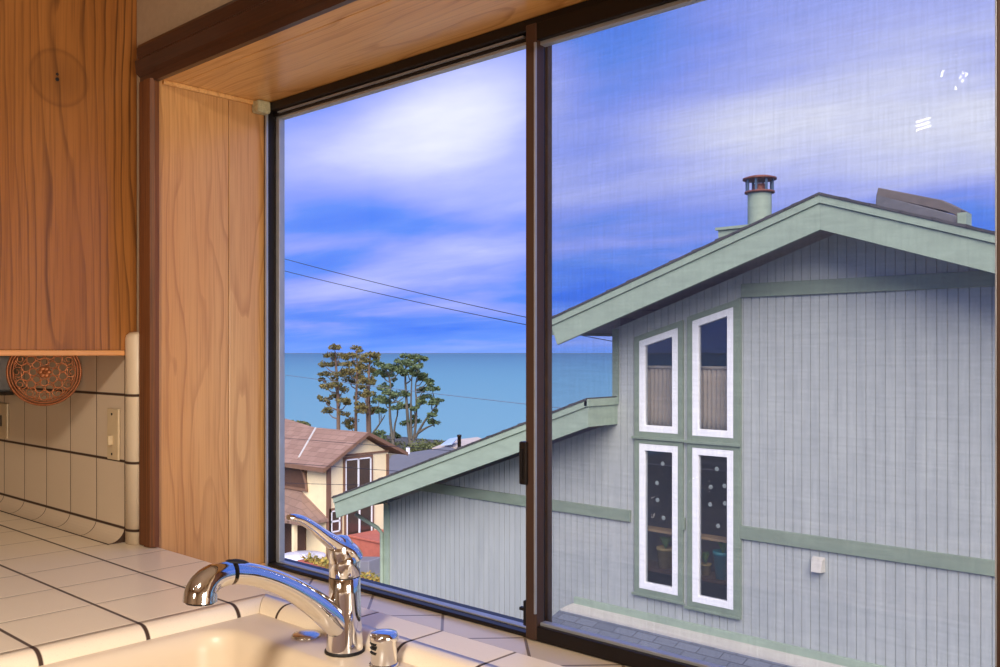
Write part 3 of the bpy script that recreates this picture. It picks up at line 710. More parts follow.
sh2 = tag(MB().box(-6.9, -5.0, VH+.12, VH+.50, -1.50, -1.46).build('plant_bench', M['brown_dark'], None, .003), 'low plant bench behind the lower windows of the grey house', 'bench')
def pot(name, x, y, z, r, h, mat, lb, leafy=True):
    e_ = empty(name, (x, y, z), label=lb, cat='potted plant')
    MB().lathe([(0, 0), (r*.72, 0), (r*.97, h*.86), (r*1.06, h*.86), (r*1.06, h), (r*.92, h), (r*.9, h*.9), (0, h*.9)], 24, (x, y, z)).build('pot', M[mat], e_)
    b = MB(); rnd = random.Random(name+str(x))
    for i in range(26):
        a = rnd.random()*2*PI; l_ = min(.16, h*(.5+rnd.random()*.9)); rr_ = r*(.3+rnd.random()*.9)
        p0 = Vector((x, y, z+h*.9)); p1 = Vector((x+rr_*math.cos(a), min(max(y+rr_*math.sin(a), y-.05), y+.15), z+h*.9+l_)); sd = Vector((-math.sin(a), math.cos(a), 0))*.03
        m_ = (p0+p1)/2+Vector((0, 0, .03)); b.add([p0, m_+sd, p1, m_-sd], [(0, 1, 2, 3)])
    b.build('foliage', M['leaf'], e_)
pot('potted_plant', -5.60, VH+.27, -1.459, .12, .34, 'pot_teal', 'plant in a teal pot behind the right lower window of the grey house')
pot('potted_plant', -6.43, VH+.27, -1.459, .11, .27, 'pot_tan', 'plant in a tan pot behind the left lower window of the grey house')
pot('potted_plant', -5.86, VH+.30, -1.459, .07, .14, 'pot_tan', 'small leafy plant beside the teal pot in the right lower window')
# flower stickers on the lower panes
for k, (px, py) in enumerate(((716.7, 469), (710.7, 487), (724.5, 486), (710, 504.5), (725, 503.5), (718, 526), (662.7, 463.7), (657, 483), (657.5, 500), (663.5, 518))):
    c = Vector(hy(px, py, VH+.002)); b = MB()
    for j in range(6):
        a = j*PI/3; b.lathe([(0, -.0015), (.011, -.001), (.011, .001), (0, .0015)], 8, (c.x+.019*math.cos(a), c.y, c.z+.019*math.sin(a)), Matrix.Rotation(PI/2, 3, 'X'))
    b.lathe([(0, -.002), (.010, -.0015), (.010, .0015), (0, .002)], 8, tuple(c), Matrix.Rotation(PI/2, 3, 'X'))
    tag(b.build('flower_sticker', M['sticker']), 'small pale flower sticker on a lower window pane of the grey house', 'sticker', 'flower stickers on the lower window panes')
# flue, vents, collector
cy_ = 10.9; cxx = -5.425; zb = ztop(cxx)-.1
fl = MB().lathe([(.150, zb), (.150, 3.395)], 32, (cxx, cy_, 0)).build('flue_pipe', M['green_pale'], nh)
MB().lathe([(.150, 3.38), (.188, 3.385), (.188, 3.405), (.15, 3.41)], 32, (cxx, cy_, 0)).build('collar', M['rust'], fl)
for k in range(8):
    a = 2*PI*k/8+.2; MB().box(cxx+.165*math.cos(a)-.012, cxx+.165*math.cos(a)+.012, cy_+.165*math.sin(a)-.012, cy_+.165*math.sin(a)+.012, 3.40, 3.56).build('cap_strut', M['bluegrey'], fl)
MB().lathe([(.085, 3.40), (.085, 3.50), (.0, 3.505)], 24, (cxx, cy_, 0)).build('inner_pipe', M['rust'], fl)
MB().lathe([(0, 3.60), (.15, 3.595), (.212, 3.575), (.212, 3.555), (.19, 3.552), (0, 3.552)], 32, (cxx, cy_, 0)).build('cap_lid', M['rust'], fl)
MB().box(-5.93, -5.50, 10.75, 11.1, ztop(-5.93)-.1, 2.965).box(-5.96, -5.50, 10.72, 11.13, 2.94, 2.975).build('roof_curb', M['green_pale'], nh)
def hyz(px, py): p = hy(px, py, 10.9); return (p[0], 10.9, p[2])
co = MB().prism([hyz(875, 212), hyz(876, 194), hyz(957, 215.5), hyz(957, 234)], (0, .30, 0)).build('roof_collector', M['tank'], nh, .01)
MB().prism([hyz(876, 195.5), hyz(878, 187.5), hyz(942, 200), hyz(961, 209.5), hyz(959, 216.5), hyz(945, 211)], (0, .35, 0)).build('collector_lid', M['tank_top'], co, .008)
MB().box(-3.03, -2.94, 10.75, 10.95, ztop(-3.0)-.1, 2.87).build('roof_vent', M['green_pale'], nh)
vh = MB(); vh.add([(-4.33, VH, -.945), (-4.19, VH, -.945), (-4.19, VH, -1.11), (-4.33, VH, -1.11), (-4.325, VH-.06, -.965), (-4.195, VH-.06, -.965), (-4.205, VH-.10, -1.105), (-4.315, VH-.10, -1.105)], [(4, 5, 6, 7), (0, 1, 5, 4), (1, 2, 6, 5), (3, 0, 4, 7), (2, 3, 7, 6), (0, 3, 2, 1)])
vh.build('vent_hood', M['white_flash'], nh, .004)
# gutter elbow at lean-to corner
b = MB(); b.tube([(-12.16, 9.75, -1.36), (-12.1, 9.80, -1.42), (-11.80, 9.93, -1.58), (-11.72, 9.95, -1.66), (-11.71, 9.95, -6.4)], .032, 10); b.build('downspout', M['green_pale'], nh)
# porch roof of the same house in front
b = MB(); y0, y1 = 9.72, 5.5; zr0, zr1 = -2.135, -2.135-.30*4.22
b.prism([(-7.74, y0, zr0), (-7.74, y1, zr1), (-7.74, y1, zr1-.12), (-7.74, y0, zr0-.12)], (10.9, 0, 0))
b.build('porch_roof', M['shingle_grey'], nh)
MB().prism([(-7.72, 9.966, -2.095), (-7.72, 9.70, -2.115), (-7.72, 9.70, -2.14), (-7.72, 9.966, -2.14)], (10.9, 0, 0)).build('wall_flashing', M['white_flash'], nh)
MB().box(-7.6, 3.1, 5.7, 9.98, -6.5, -3.6).build('porch_wall', M['siding'], nh)

# ------------------------------------------------------------------ cream house
X0 = -28.
ch = empty('cream_house', (-31, 24, -7.6), label='cream sided house with brown shingle roof beyond the lower gable', cat='house')
yl, yr, ya = 21.09, 24.10, 22.82
zl_, za_ = -2.85, -1.84
b = MB(); b.add([(X0, yl, -7.6), (X0, yr, -7.6), (X0, yr, -2.62), (X0, ya, -1.93), (X0, yl, -2.92)], [(0, 1, 2, 3, 4)])
b.box(X0-12, X0-.001, yl, yl+.1, -7.6, -2.96)
b.build('siding_wall', M['cream'], ch)
def slab(poly, th, name, mat, par): b = MB(); b.prism(poly, (0, 0, th)); return b.build(name, mat, par)
XO = X0+.32
slab([(XO, yl-.33, -3.03), (XO, ya, za_), (-31.1, ya, za_), (-33.7, 23.2, -1.62), (-40, 23.4, -1.50), (-40, yl-.33, -3.03)], .10, 'roof_slope', M['shingle_brown'], ch)
slab([(XO, ya, za_), (XO, yr+.72, -2.78), (-40, yr+.72, -2.78), (-40, ya, za_)], .10, 'roof_slope', M['shingle_brown'], ch)
pa, pb = Vector((-29.80, 21.1, -2.74)), Vector((-31.0, 22.78, -1.76))
MB().tube([pa, pb], .05, 6).build('valley_flashing', M['white_flash'], ch)
b = MB(); b.prism([(XO+.01, yl-.36, -3.06), (XO+.01, ya, za_-.02), (XO+.01, ya, za_+.12), (XO+.01, yl-.36, -2.92)], (.04, 0, 0)).prism([(XO+.01, ya, za_-.02), (XO+.01, yr+.75, -2.81), (XO+.01, yr+.75, -2.67), (XO+.01, ya, za_+.12)], (.04, 0, 0))
b.build('bargeboard', M['brown_trim'], ch)
MB().box(-40, XO, yl-.40, yl-.33, -3.10, -2.94).build('gutter', M['brown_trim'], ch)
MB().box(X0-.01, X0+.05, yl-.03, yl+.16, -7.6, -2.95).build('corner_board', M['brown_trim'], ch)
MB().box(X0-.01, X0+.05, yr-.10, yr+.02, -7.6, -2.7).build('corner_board', M['brown_trim'], ch)
MB().box(X0-.01, X0+.05, yl+.6, yr, -2.62, -2.55).build('gable_band', M['brown_trim'], ch)
def cwin(y0, y1, z0, z1, mull=True):
    fr_ = MB(); t_ = .09
    fr_.box(X0, X0+.05, y0-t_, y0, z0-t_, z1+t_).box(X0, X0+.05, y1, y1+t_, z0-t_, z1+t_).box(X0, X0+.05, y0, y1, z1, z1+t_).box(X0, X0+.05, y0, y1, z0-t_, z0)
    o = fr_.build('window', M['brown_trim'], ch)
    b = MB(); s_ = .05; b.box(X0, X0+.06, y0, y0+s_, z0, z1).box(X0, X0+.06, y1-s_, y1, z0, z1).box(X0, X0+.06, y0, y1, z1-s_, z1).box(X0, X0+.06, y0, y1, z0, z0+s_)
    if mull: ym = (y0+y1)/2; b.box(X0, X0+.06, ym-.035, ym+.035, z0, z1)
    else: zm = (z0+z1)/2; b.box(X0, X0+.06, y0, y1, zm-.03, zm+.03)
    b.build('white_sash', M['white_frame'], o)
    MB().box(X0+.01, X0+.02, y0, y1, z0, z1).build('blind', M['blind'], o)
    MB().box(X0+.035, X0+.04, y0, y1, z0, z1).build('pane', M['glass_far'], o)
cwin(21.93, 23.20, -4.12, -2.74); cwin(21.98, 23.25, -5.85, -4.60); cwin(21.25, 21.68, -5.45, -4.62, False)
MB().box(X0, X0+.14, 21.85, 23.55, -6.02, -5.94).build('window_ledge', M['white_frame'], ch)
MB().box(-32.2, -29.25, yl-.04, yl, -3.90, -3.15).build('dark_window', M['brown_dark'], ch)
b = MB(); b.tube([(-29.6, yl-.06, -3.1), (-29.4, yl-.06, -3.3), (-29.25, yl-.06, -3.65), (-29.2, yl-.06, -3.95)], .06, 6); b.box(-32.2, -29.16, yl-.08, yl-.02, -4.0, -3.90); b.build('window_trim', M['brown_trim'], ch)
# porch
b = MB(); pk = (-29.6, yl, -4.02)
b.add([(-33, yl-1.6, -4.95), (-28.2, yl-1.0, -4.95), (-27.9, yl, -4.9), pk, (-33, yl, -4.0), (-33, yl-1.6, -5.05), (-28.2, yl-1.0, -5.05), (-27.9, yl, -5.0)], [(0, 1, 3, 4), (1, 2, 3), (0, 5, 6, 1), (1, 6, 7, 2), (5, 6, 7)])
b.build('porch_roof', M['shingle_porch'], ch)
MB().box(-28.9, -28.75, yl-.95, yl-.8, -7.5, -5.03).build('porch_post', M['cream'], ch)
MB().box(-30.4, -30.25, yl-1.0, yl-.85, -7.5, -5.03).build('porch_post', M['cream'], ch)
MB().box(-31.5, -29.3, yl-.06, yl, -7.4, -5.1).build('porch_door', M['brown_dark'], ch)

# ------------------------------------------------------------------ yard things
def gnd(x, y): return gz(x, y)
def boxplanter(pa, pb, zt_, hgt, wid, lb):
    """long timber planter; its front top edge runs between two points of the yard"""
    A, B = Vector(hz(*pa, zt_)), Vector(hz(*pb, zt_)); A.z = B.z = zt_-hgt
    e_ = empty('garden_planter', A, label=lb, cat='planter')
    d = B-A; n_v = Vector((-d.y, d.x, 0)).normalized()*wid
    if n_v.y < 0: n_v = -n_v
    b = MB(); b.prism([A, B, B+n_v, A+n_v], (0, 0, hgt)); b.build('timber_box', M['red_deck'], e_, .02)
    b = MB(); rnd = random.Random(lb)
    for i in range(260):
        c = A+d*rnd.uniform(.03, .97)+n_v*rnd.uniform(.12, .88)+Vector((0, 0, hgt+rnd.random()*.2))
        a = Vector((rnd.uniform(-1, 1), rnd.uniform(-1, 1), rnd.uniform(-.3, 1))).normalized()*.09; s_ = Vector((rnd.uniform(-1, 1), rnd.uniform(-1, 1), 0)).normalized()*.05
        b.add([c-a, c+s_, c+a, c-s_], [(0, 1, 2, 3)])
    b.build('flowers', M['fol_flower'], e_)
boxplanter((297, 560), (334, 573), -5.6, .35, .6, 'red timber planter with flowers in the yard left of the faucet')
boxplanter((352, 578), (392, 590), -6.2, .5, .55, 'red timber planter low in the yard right of the faucet')
b = MB(); b.box(-27.75, -25.45, 21.95, 23.5, -7.45, -5.68); b.box(-27.8, -25.4, 21.9, 23.55, -5.68, -5.60)
o = b.build('garden_platform', M['red_deck'], None, .02); tag(o, 'red timber platform under the lower windows of the cream house', 'platform')
b = MB(); b.add([(-26.9, 20.85, -7.3), (-25.3, 20.85, -7.3), (-25.3, 21.8, -7.3), (-26.9, 21.8, -7.3), (-26.7, 21.0, -6.3), (-25.5, 21.05, -6.1), (-25.55, 21.7, -6.05), (-26.6, 21.7, -6.2)], [(3, 2, 1, 0), (4, 5, 6, 7)]+[(i, (i+1) % 4, 4+(i+1) % 4, 4+i) for i in range(4)])
tag(b.build('canvas_cover', M['grey_cover'], None, .04, 3), 'grey canvas covered heap in the yard right of the faucet', 'cover')
tp = Vector(hz(304, 558, -6.1))+Vector((-1.2, .9, 0)); tp = Vector(hz(303, 556, -6.05))
tb_ = empty('patio_table', (tp.x, tp.y, -7.2), label='round white patio table in the yard below the porch', cat='table')
MB().lathe([(0, 0), (.80, 0), (.82, .03), (.80, .06), (0, .07)], 40, (tp.x, tp.y, tp.z-.03)).build('table_top', M['white_table'], tb_)
MB().lathe([(.4, 0), (.1, .1), (.06, .15), (.06, 1.2)], 20, (tp.x, tp.y, -7.2)).build('pedestal', M['white_table'], tb_)

# ------------------------------------------------------------------ terrain, sea
b = MB(); N = 26; vs = []
def gz(x, y):
    t_ = min(1, max(0, (y-4)/24.)); h = -6.9-.5*t_
    d = math.hypot(x, y); h += -2.2*min(1, max(0, (d-36)/40))
    return h
ys_ = [2.5, 6, 10, 14, 18, 22, 26, 30, 36, 42, 50, 58, 66, 74, 80, 84]
xs_ = [-150+7*i for i in range(28)]
for y in ys_:
    for x in xs_: 
        z = gz(x, y)+(.25*noise.noise((x*.07, y*.07, 0)) if y > 30 else 0)
        if y >= 84: z = -28
        vs.append((x, y, z))
nx = len(xs_)
b.add(vs, [(j*nx+i, j*nx+i+1, (j+1)*nx+i+1, (j+1)*nx+i) for j in range(len(ys_)-1) for i in range(nx-1)], True)
o = b.build('ground', M['ground'], None, fixn=False); o['kind'] = 'structure'
b = MB(); b.add([(-60000, 60, -27), (60000, 60, -27), (60000, 60000, -27), (-60000, 60000, -27)], [(0, 1, 2, 3)])
b.add([(-60000, -20000, -27), (-140, -20000, -27), (-140, 60, -27), (-60000, 60, -27)], [(0, 1, 2, 3)])
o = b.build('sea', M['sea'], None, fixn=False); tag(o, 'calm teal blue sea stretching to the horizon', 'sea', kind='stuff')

# ------------------------------------------------------------------ distant roofs
def far_house(name, pts, Y, depth, mat, lb, wallmat='pale_roof', lift=0, back=1.2):
    """roof outline seen from here: lower edge pts[0..1], ridge pts[2..3] further back"""
    e_ = empty(name, (hy(*pts[0], Y)[0], Y, -9), label=lb, cat='house')
    A = [Vector(hy(*pts[0], Y)), Vector(hy(*pts[1], Y)), Vector(hy(*pts[2], Y+depth)), Vector(hy(*pts[3], Y+depth))]
    b = MB(); b.prism(A, (0, 0, -.15)); b.build('roof', M[mat], e_)
    b = MB(); zz = min(p.z for p in A)-.16
    bk = [Vector((A[2].x, A[2].y+back, zz)), Vector((A[3].x, A[3].y+back, zz))]
    base_ = [Vector((A[0].x, A[0].y+.3, -9.4)), Vector((A[1].x, A[1].y+.3, -9.4)), Vector((A[2].x, A[2].y, -9.4)), Vector((A[3].x, A[3].y, -9.4))]
    top_ = [Vector((A[0].x, A[0].y+.3, A[0].z-.15)), Vector((A[1].x, A[1].y+.3, A[1].z-.15)), Vector((A[2].x, A[2].y, A[2].z-.15)), Vector((A[3].x, A[3].y, A[3].z-.15))]
    b.add(base_+top_, [(0, 1, 5, 4), (1, 2, 6, 5), (2, 3, 7, 6), (3, 0, 4, 7)]); b.build('wall', M[wallmat], e_)
    return e_
h1 = far_house('distant_house', [(375, 482), (472, 452), (447, 447), (392, 455)], 38, 9, 'grey_roof', 'low house with blue grey roof just behind the lower green bargeboard')
p = Vector(hy(408, 452, 45)); MB().box(p.x-.10, p.x+.10, p.y-.1, p.y+.1, p.z-1.3, p.z+.35).build('chimney', M['white_frame'], h1)
h2 = far_house('distant_house', [(432, 448), (500, 446), (478, 437), (452, 440)], 56, 8, 'pale_roof', 'low pale roofed house right of the trees near the sea')
p = Vector(hy(459.3, 446, 55)); MB().lathe([(.16, 0), (.16, 1.0), (.2, 1.0), (.2, 1.15), (0, 1.18)], 12, (p.x, p.y, p.z-.2)).build('flue', M['bronze'], h2)
A = [Vector(hy(*q_, 55.5)) for q_ in ((441, 447), (452, 446))]+[Vector(hy(*q_, 60)) for q_ in ((459, 439), (449, 441))]
MB().prism([a+Vector((0, 0, .12)) for a in A], (0, 0, .1)).build('skylight', M['sky_pane'], h2)

# ------------------------------------------------------------------ trees
def pad(b, c, r, h, rnd, n=70):
    for i in range(n):
        while True:
            q_ = Vector((rnd.uniform(-1, 1), rnd.uniform(-1, 1), rnd.uniform(-1, 1)))
            if q_.length < 1: break
        p_ = Vector(c)+Vector((q_.x*r, q_.y*r, q_.z*h+.12*r*(1-q_.x*q_.x)))
        a = Vector((rnd.uniform(-1, 1), rnd.uniform(-1, 1), rnd.uniform(-.1, .6))).normalized()*rnd.uniform(.10, .22)
        s_ = a.cross(Vector((rnd.uniform(-1, 1), rnd.uniform(-1, 1), rnd.uniform(-1, 1)))).normalized()*rnd.uniform(.06, .12)
        b.add([p_-a, p_+s_, p_+a, p_-s_], [(0, 1, 2, 3)])
def tree(lb, Y, trunks, pads, fol, bark, seed, base_r=.32):
    rnd = random.Random(seed)
    root = Vector(hy(*trunks[0][0], Y)); root.z = -9.6
    e_ = empty('coastal_pine', root, label=lb, cat='tree')
    bt = MB(); lines = []
    for ti, tr_ in enumerate(trunks):
        dy = 0 if ti == 0 else rnd.uniform(-.6, .6)
        pts = [Vector(hy(px, py, Y+dy*(i/len(tr_)))) for i, (px, py) in enumerate(tr_)]
        if ti == 0: pts = [Vector((pts[0].x, pts[0].y, -9.6))]+pts
        n = len(pts); r0 = base_r if ti == 0 else base_r*.62
        pp, rr_ = smooth_path(pts, [r0*(1-.72*i/(n-1)) for i in range(n)], 4)
        bt.tube(pp, rr_, 8); lines += [(p_, r_) for p_, r_ in zip(pp[2:], rr_[2:])]
    bt.build('trunk', M[bark], e_)
    bf = MB()
    for (px, py, rp) in pads:
        dy = rnd.uniform(-2.0, 2.0)
        c = Vector(hy(px, py, Y+dy)); sc_ = (c-Vector((0, 0, ZC))).length/F
        for q_ in range(2):
            an = rnd.random()*6.28; c2 = c+Vector((math.cos(an), math.sin(an), 0))*rp*sc_*.9+Vector((0, 0, rnd.uniform(-.5, .5)))
            pad(bf, c2, rp*sc_*rnd.uniform(.4, .7), .26, rnd, int(24+rp*4))
        pad(bf, c, rp*sc_*1.08, max(.25, rp*sc_*.42), rnd, int(50+rp*12))
        cand = [(p_, r_) for p_, r_ in lines if p_.z < c.z-.1]
        if cand:
            p_, r_ = min(cand, key=lambda q_: (q_[0]-c).length+max(0, q_[0].z-(c.z-1.0))*.8)
            m_ = (p_+c)/2+Vector((0, 0, -.25)); MB().tube([p_, m_, c], [min(.11, r_*.7), .07, .03], 5).build('branch', M[bark], e_)
    bf.build('foliage', M[fol], e_, fixn=False)
    return e_
Z6 = 6.064
def c1(x, y): return (310+x/Z6, 340+y/Z6)
def T(l): return [c1(*p) for p in l]
def PD(l): return [(310+x/Z6, 340+y/Z6, r/Z6) for x, y, r in l]
tree('leftmost tall pine with olive brown needles on the sea bluff', 70, [T([(172, 620), (172, 480), (170, 380), (166, 260), (158, 150), (152, 70)])],
     PD([(150, 50, 38), (120, 95, 42), (180, 100, 45), (85, 150, 34), (150, 150, 40), (205, 150, 30), (95, 210, 40), (165, 215, 45), (90, 285, 40), (150, 275, 45), (85, 365, 34), (155, 340, 38), (200, 300, 36), (105, 435, 36), (190, 370, 36), (225, 385, 26), (70, 240, 20)]), 'fol_brown', 'bark', 1, .30)
tree('brown needled pine second from the left on the sea bluff', 72, [T([(278, 620), (278, 480), (280, 360), (284, 240), (286, 140), (280, 70)])],
     PD([(278, 50, 34), (250, 100, 40), (310, 105, 40), (270, 150, 46), (235, 190, 42), (315, 165, 38), (265, 215, 48), (230, 245, 40), (300, 230, 34), (255, 490, 40), (215, 450, 30), (245, 525, 32), (310, 330, 36), (300, 410, 30)]), 'fol_brown', 'bark', 2, .24)
tree('forked brown needled pine in the middle of the bluff trees', 69, [T([(362, 620), (360, 480), (358, 380), (356, 260), (360, 150), (365, 95)]), T([(350, 580), (346, 470), (344, 360), (348, 300)])],
     PD([(370, 92, 40), (340, 130, 34), (390, 100, 30), (350, 180, 42), (385, 190, 30), (345, 255, 44), (320, 285, 30), (370, 250, 32), (365, 330, 40), (320, 410, 38), (365, 420, 42), (400, 420, 30), (330, 340, 24)]), 'fol_brown', 'bark', 3, .26)
tree('green cypress forking low beside the cream house roof', 66, [T([(505, 640), (495, 560), (485, 460), (484, 360), (488, 260), (470, 190)]), T([(508, 600), (514, 520), (532, 440), (530, 370)]), T([(360, 590), (400, 540), (440, 480), (455, 455)])],
     PD([(420, 150, 32), (460, 165, 44), (505, 165, 42), (545, 190, 34), (430, 200, 38), (475, 215, 40), (450, 300, 36), (485, 325, 40), (545, 330, 50), (415, 355, 40), (455, 380, 38), (430, 430, 34), (530, 410, 40), (425, 565, 36), (400, 590, 24), (515, 575, 26), (470, 290, 26), (585, 335, 26)]), 'fol_green', 'bark_grey', 4, .22)
tree('rightmost wide green cypress with several trunks on the sea bluff', 68, [T([(612, 650), (600, 560), (590, 440), (582, 320), (578, 220), (585, 130)]), T([(615, 600), (612, 450), (614, 320), (620, 190)]), T([(628, 610), (642, 500), (645, 380), (640, 280), (655, 200)]), T([(640, 590), (690, 500), (735, 440), (770, 390)]), T([(660, 560), (710, 530), (750, 515)])],
     PD([(580, 100, 38), (640, 105, 36), (675, 110, 30), (560, 140, 36), (600, 150, 40), (650, 165, 34), (530, 185, 30), (590, 200, 44), (660, 215, 38), (690, 240, 36), (630, 205, 30), (720, 250, 32), (690, 300, 36), (740, 300, 36), (705, 345, 34), (680, 375, 28), (780, 370, 34), (735, 385, 30), (595, 505, 36), (640, 495, 34), (755, 505, 36), (745, 455, 28), (590, 400, 24), (630, 420, 26)]), 'fol_green', 'bark_grey', 5, .26)
def bush(lb, px, py, Y, w_, h_, seed, mat='fol_bush'):
    rnd = random.Random(seed); c = Vector(hy(px, py, Y)); b = MB()
    for i in range(7):
        pad(b, (c.x+rnd.uniform(-w_, w_)*.7, c.y+rnd.uniform(-.5, .5), c.z-h_*.3+rnd.uniform(-.2, .3)*h_), w_*.5, h_*.55, rnd, 160)
    b.build('core', M[mat], None, fixn=False)
    o = bpy.context.scene.collection.objects[-1]; o.name = 'scrub_bush'
    e_ = Vector((c.x, c.y, -9.3)); return tag(o, lb, 'bush')
bush('scrub bush at the foot of the rightmost cypress', 425, 448, 66, 3.0, 1.6, 3)
bush('scrub bush between the cypress and the pale roofed house', 444, 447, 70, 2.8, 1.3, 4)
bush('scrub bush left of the forking cypress trunk', 397, 447, 72, 2.8, 1.4, 5)
bush('small scrub bush above the cream house roof at the window edge', 293, 424, 40, 1.3, .35, 6)

# ------------------------------------------------------------------ wires
def wire(pa, pb, Ya, Yb, r, mat, lb, sag=.12, endx=None):
    A, B = Vector(hy(*pa, Ya)), Vector(hy(*pb, Yb)); d = B-A; A = A-d*1.2; B = B+d*.9
    pts = []
    k_ = endx and (endx-A.x)/(B.x-A.x) or 1.
    for i in range(33):
        t_ = i/32*k_; p_ = A.lerp(B, t_); u = (t_*3.1-1.2); p_.z += sag*(u-.0)*(u-1.0); pts.append(p_)
    tag(MB().tube(pts, r, 6).build('power_line', M[mat]), lb, 'power line')
wire((285, 259), (525, 317), 14.5, 14.5, .0085, 'wire', 'upper of the two black power lines crossing the sky', .16, -7.62)
wire((285, 271), (525, 324.5), 14.5, 14.5, .0085, 'wire', 'lower of the two black power lines crossing the sky', .16, -7.62)
wire((285, 375), (525, 404), 24, 24, .012, 'wire_grey', 'grey phone line crossing in front of the sea and trees', .1)
wire((285, 438), (400, 447), 18, 18, .008, 'wire', 'thin black wire in front of the cream house roof', .02)
wire((300, 464), (425, 473), 18, 18, .009, 'wire', 'thin black wire across the cream house upper window', .02)
wire((285, 483), (360, 485), 18.5, 18.5, .009, 'wire', 'thin black wire across the cream wall above the porch roof', .02)

# ------------------------------------------------------------------ ceiling bulbs and added lamps (behind the camera)
lf = empty('added_lamp', (-.25, -.7, ZT), label='round white ceiling lamp added behind the viewer', cat='ceiling lamp')  # unseen lamp, added to light the room from above
def emit(name, col, st_):
    n = NT(name); e_ = n.n('ShaderNodeEmission', {'Color': col, 'Strength': st_}); n.t.links.new(e_.outputs[0], n.out.inputs[0]); return n.m
MB().lathe([(0, -.11), (.12, -.10), (.19, -.06), (.21, -.02)], 40, (-.25, -.7, ZT)).build('lamp_shade', emit('warm added lamp glass', (1, .84, .66, 1), 17.), lf)
MB().lathe([(.215, -.025), (.225, -.02), (.225, 0), (0, 0)], 40, (-.25, -.7, ZT)).build('lamp_base', M['chrome_dull'], lf)
def lampcluster(x, y, lb, pieces):
    e_ = empty('ceiling_spotlight', (x, y, ZT), label=lb, cat='ceiling lamp')
    MB().lathe([(0, -.03), (.05, -.028), (.055, 0), (0, 0)], 24, (x, y, ZT)).tube([(x, y, ZT-.03), (x, y, ZT-.085)], .006, 8).build('lamp_base', M['chrome_dull'], e_)
    for p_, q_, r_ in pieces:
        MB().tube([(x+p_[0], y+p_[1], ZT-.11+p_[2]), (x+q_[0], y+q_[1], ZT-.11+q_[2])], r_, 8).build('bulb', bulb, e_)
bulb = emit('bright bulb', (1, .93, .82, 1), 70.)
lampcluster(-1.32, -1.66, 'ceiling lamp of three slanted bright bulbs behind the viewer', [((-.035, 0, -.020+k*.017), (.028, 0, -.028+k*.017+.018),   .0022) for k in range(3)])
lampcluster(-1.02, -1.05, 'ceiling lamp of small scattered bright bulbs behind the viewer', [((a, 0, c), (a+.005, 0, c+.010), .0026) for a, c in ((-.05, .022), (-.045, .035), (.012, .0), (.022, .014), (.034, .006), (.02, -.014), (-.002, -.036))])
def light(name, typ, loc_, energy, col, **k):
    l = bpy.data.lights.new(name, typ); l.energy = energy; l.color = col
    for a, c in k.items(): setattr(l, a, c)
    o = bpy.data.objects.new(name, l); C.objects.link(o); o.location = loc_; return o
lo = light('side_fill_light', 'AREA', (1.50, .40, 1.12), 17, (1, .90, .78), shape='RECTANGLE', size=.9, size_y=.75, spread=math.radians(100))  # added low key light from the right; no window in that wall
lo.rotation_euler = (Vector((-1.95, .90, .80))-Vector((1.50, .40, 1.12))).to_track_quat('-Z', 'Y').to_euler()
light('added_lamp_light', 'AREA', (-.25, -.7, ZT-.13), 62, (1, .88, .74), shape='DISK', size=.36)  # added downward light to brighten counter, sink and sill
lo = light('room_fill_light', 'AREA', (-.2, -2.3, 1.6), 9, (1, .88, .74), shape='DISK', size=.8)  # added weak fill towards the alcove, has no fixture
lo.rotation_euler = (Vector((-1.2, 1.0, .9))-Vector((-.2, -2.3, 1.6))).to_track_quat('-Z', 'Y').to_euler()

# soft overcast sun
sn = light('sun', 'SUN', (0, 0, 20), 6.2, (1, .90, .78), angle=math.radians(50))
sn.rotation_euler = Vector((-.6, .75, -.75)).to_track_quat('-Z', 'Y').to_euler()

# ------------------------------------------------------------------ sky
wd = bpy.data.worlds.new('sky'); bpy.context.scene.world = wd; wd.use_nodes = True
t = wd.node_tree; t.nodes.clear()
class WT(NT):
    def __init__(s, t): s.t = t
W = WT(t)
out = W.n('ShaderNodeOutputWorld'); tc = W.n('ShaderNodeTexCoord')
vec = tc.outputs['Generated']
sep = W.n('ShaderNodeSeparateXYZ', {'Vector': vec})
el = sep.outputs[2]
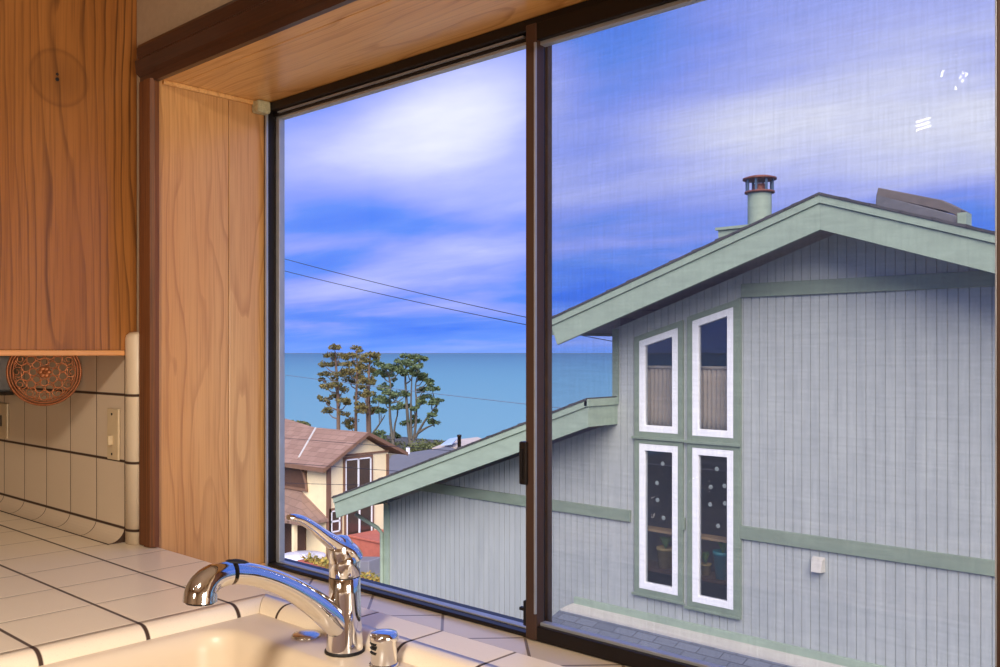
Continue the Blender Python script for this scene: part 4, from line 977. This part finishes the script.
# flat cloud layers: project the direction on a high plane so the streaks flatten to the horizon
dz = W.math('ADD', W.math('MAXIMUM', el, 0.0), .09)
pv = W.n('ShaderNodeCombineXYZ', {'X': W.math('DIVIDE', sep.outputs[0], dz), 'Y': W.math('DIVIDE', sep.outputs[1], dz), 'Z': 0.})
mp = W.n('ShaderNodeMapping', {'Vector': pv.outputs[0], 'Rotation': (0, 0, .74), 'Scale': (.55, 1.0, 1), 'Location': (1.3, .4, 0)})
n1 = W.noise(mp.outputs[0], 1.0, 6, .52, .25)
n2 = W.noise(mp.outputs[0], .45, 3, .5, .1)
cl = W.math('ADD', W.math('MULTIPLY', n1, .55), W.math('MULTIPLY', n2, .45))
def blob(px, py, sx, sy, amp):
    d = Vector(ray(px, py)).normalized(); az = math.atan2(d.x, d.y); e0 = d.z
    az_n = W.math('ARCTAN2', sep.outputs[0], sep.outputs[1])
    a = W.math('DIVIDE', W.math('SUBTRACT', az_n, az), sx); b_ = W.math('DIVIDE', W.math('SUBTRACT', el, e0), sy)
    r_ = W.math('ADD', W.math('MULTIPLY', a, a), W.math('MULTIPLY', b_, b_))
    return W.math('MULTIPLY', W.math('EXPONENT', W.math('MULTIPLY', r_, -1.)), amp)
for args in ((430, 140, .14, .05, .25), (330, 90, .16, .06, .03), (790, 190, .30, .10, .05), (620, 180, .12, .05, .03), (580, 290, .05, .04, -.10), (490, 70, .10, .07, .14), (310, 200, .10, .03, .06), (330, 205, .10, .03, -.16), (600, 60, .12, .10, -.10), (900, 70, .26, .11, .22), (700, 110, .12, .05, .05), (600, 290, .16, .04, -.06), (660, 230, .14, .05, .0), (300, 90, .09, .07, -.14), (420, 215, .10, .012, -.05), (440, 230, .2, .016, -.12), (470, 285, .12, .02, .06), (310, 330, .3, .02, -.03), (960, 215, .05, .03, -.12), (700, 130, .14, .03, .08)):
    cl = W.math('ADD', cl, blob(*args))
col = W.ramp(cl, [(.34, S(64, 118, 242)), (.46, S(98, 142, 244)), (.53, S(138, 158, 248)), (.63, S(176, 186, 252)), (.76, S(228, 232, 254)), ])
hz_ = W.ramp(el, [(.0, (1, 1, 1, 1)), (.035, (0, 0, 0, 1))])
col = W.mix(W.math('MULTIPLY', hz_, .7), col, S(112, 160, 250))
low = W.math('GREATER_THAN', 0., el)
col = W.mix(low, col, S(120, 130, 140))
bg = W.n('ShaderNodeBackground', {'Color': col, 'Strength': 1.12})
t.links.new(bg.outputs[0], out.inputs[0])

# ------------------------------------------------------------------ camera, view
cam = bpy.data.cameras.new('camera'); co_ = bpy.data.objects.new('camera', cam); C.objects.link(co_)
cam.sensor_width = 36; cam.lens = 36*F/1000; cam.shift_y = 19.5/1000; cam.clip_end = 200000; cam.clip_start = .02
co_.location = (0, 0, ZC); co_.rotation_euler = (PI/2, 0, YAW)
bpy.context.scene.camera = co_
for o in bpy.data.objects:
    if '_o' in o: del o['_o']
    if o.get('kind') == 'part': del o['kind']
vs_ = bpy.context.scene.view_settings
vs_.view_transform = 'Standard'; vs_.look = 'None'; vs_.gamma = 1; vs_.exposure = 0; vs_.use_curve_mapping = False
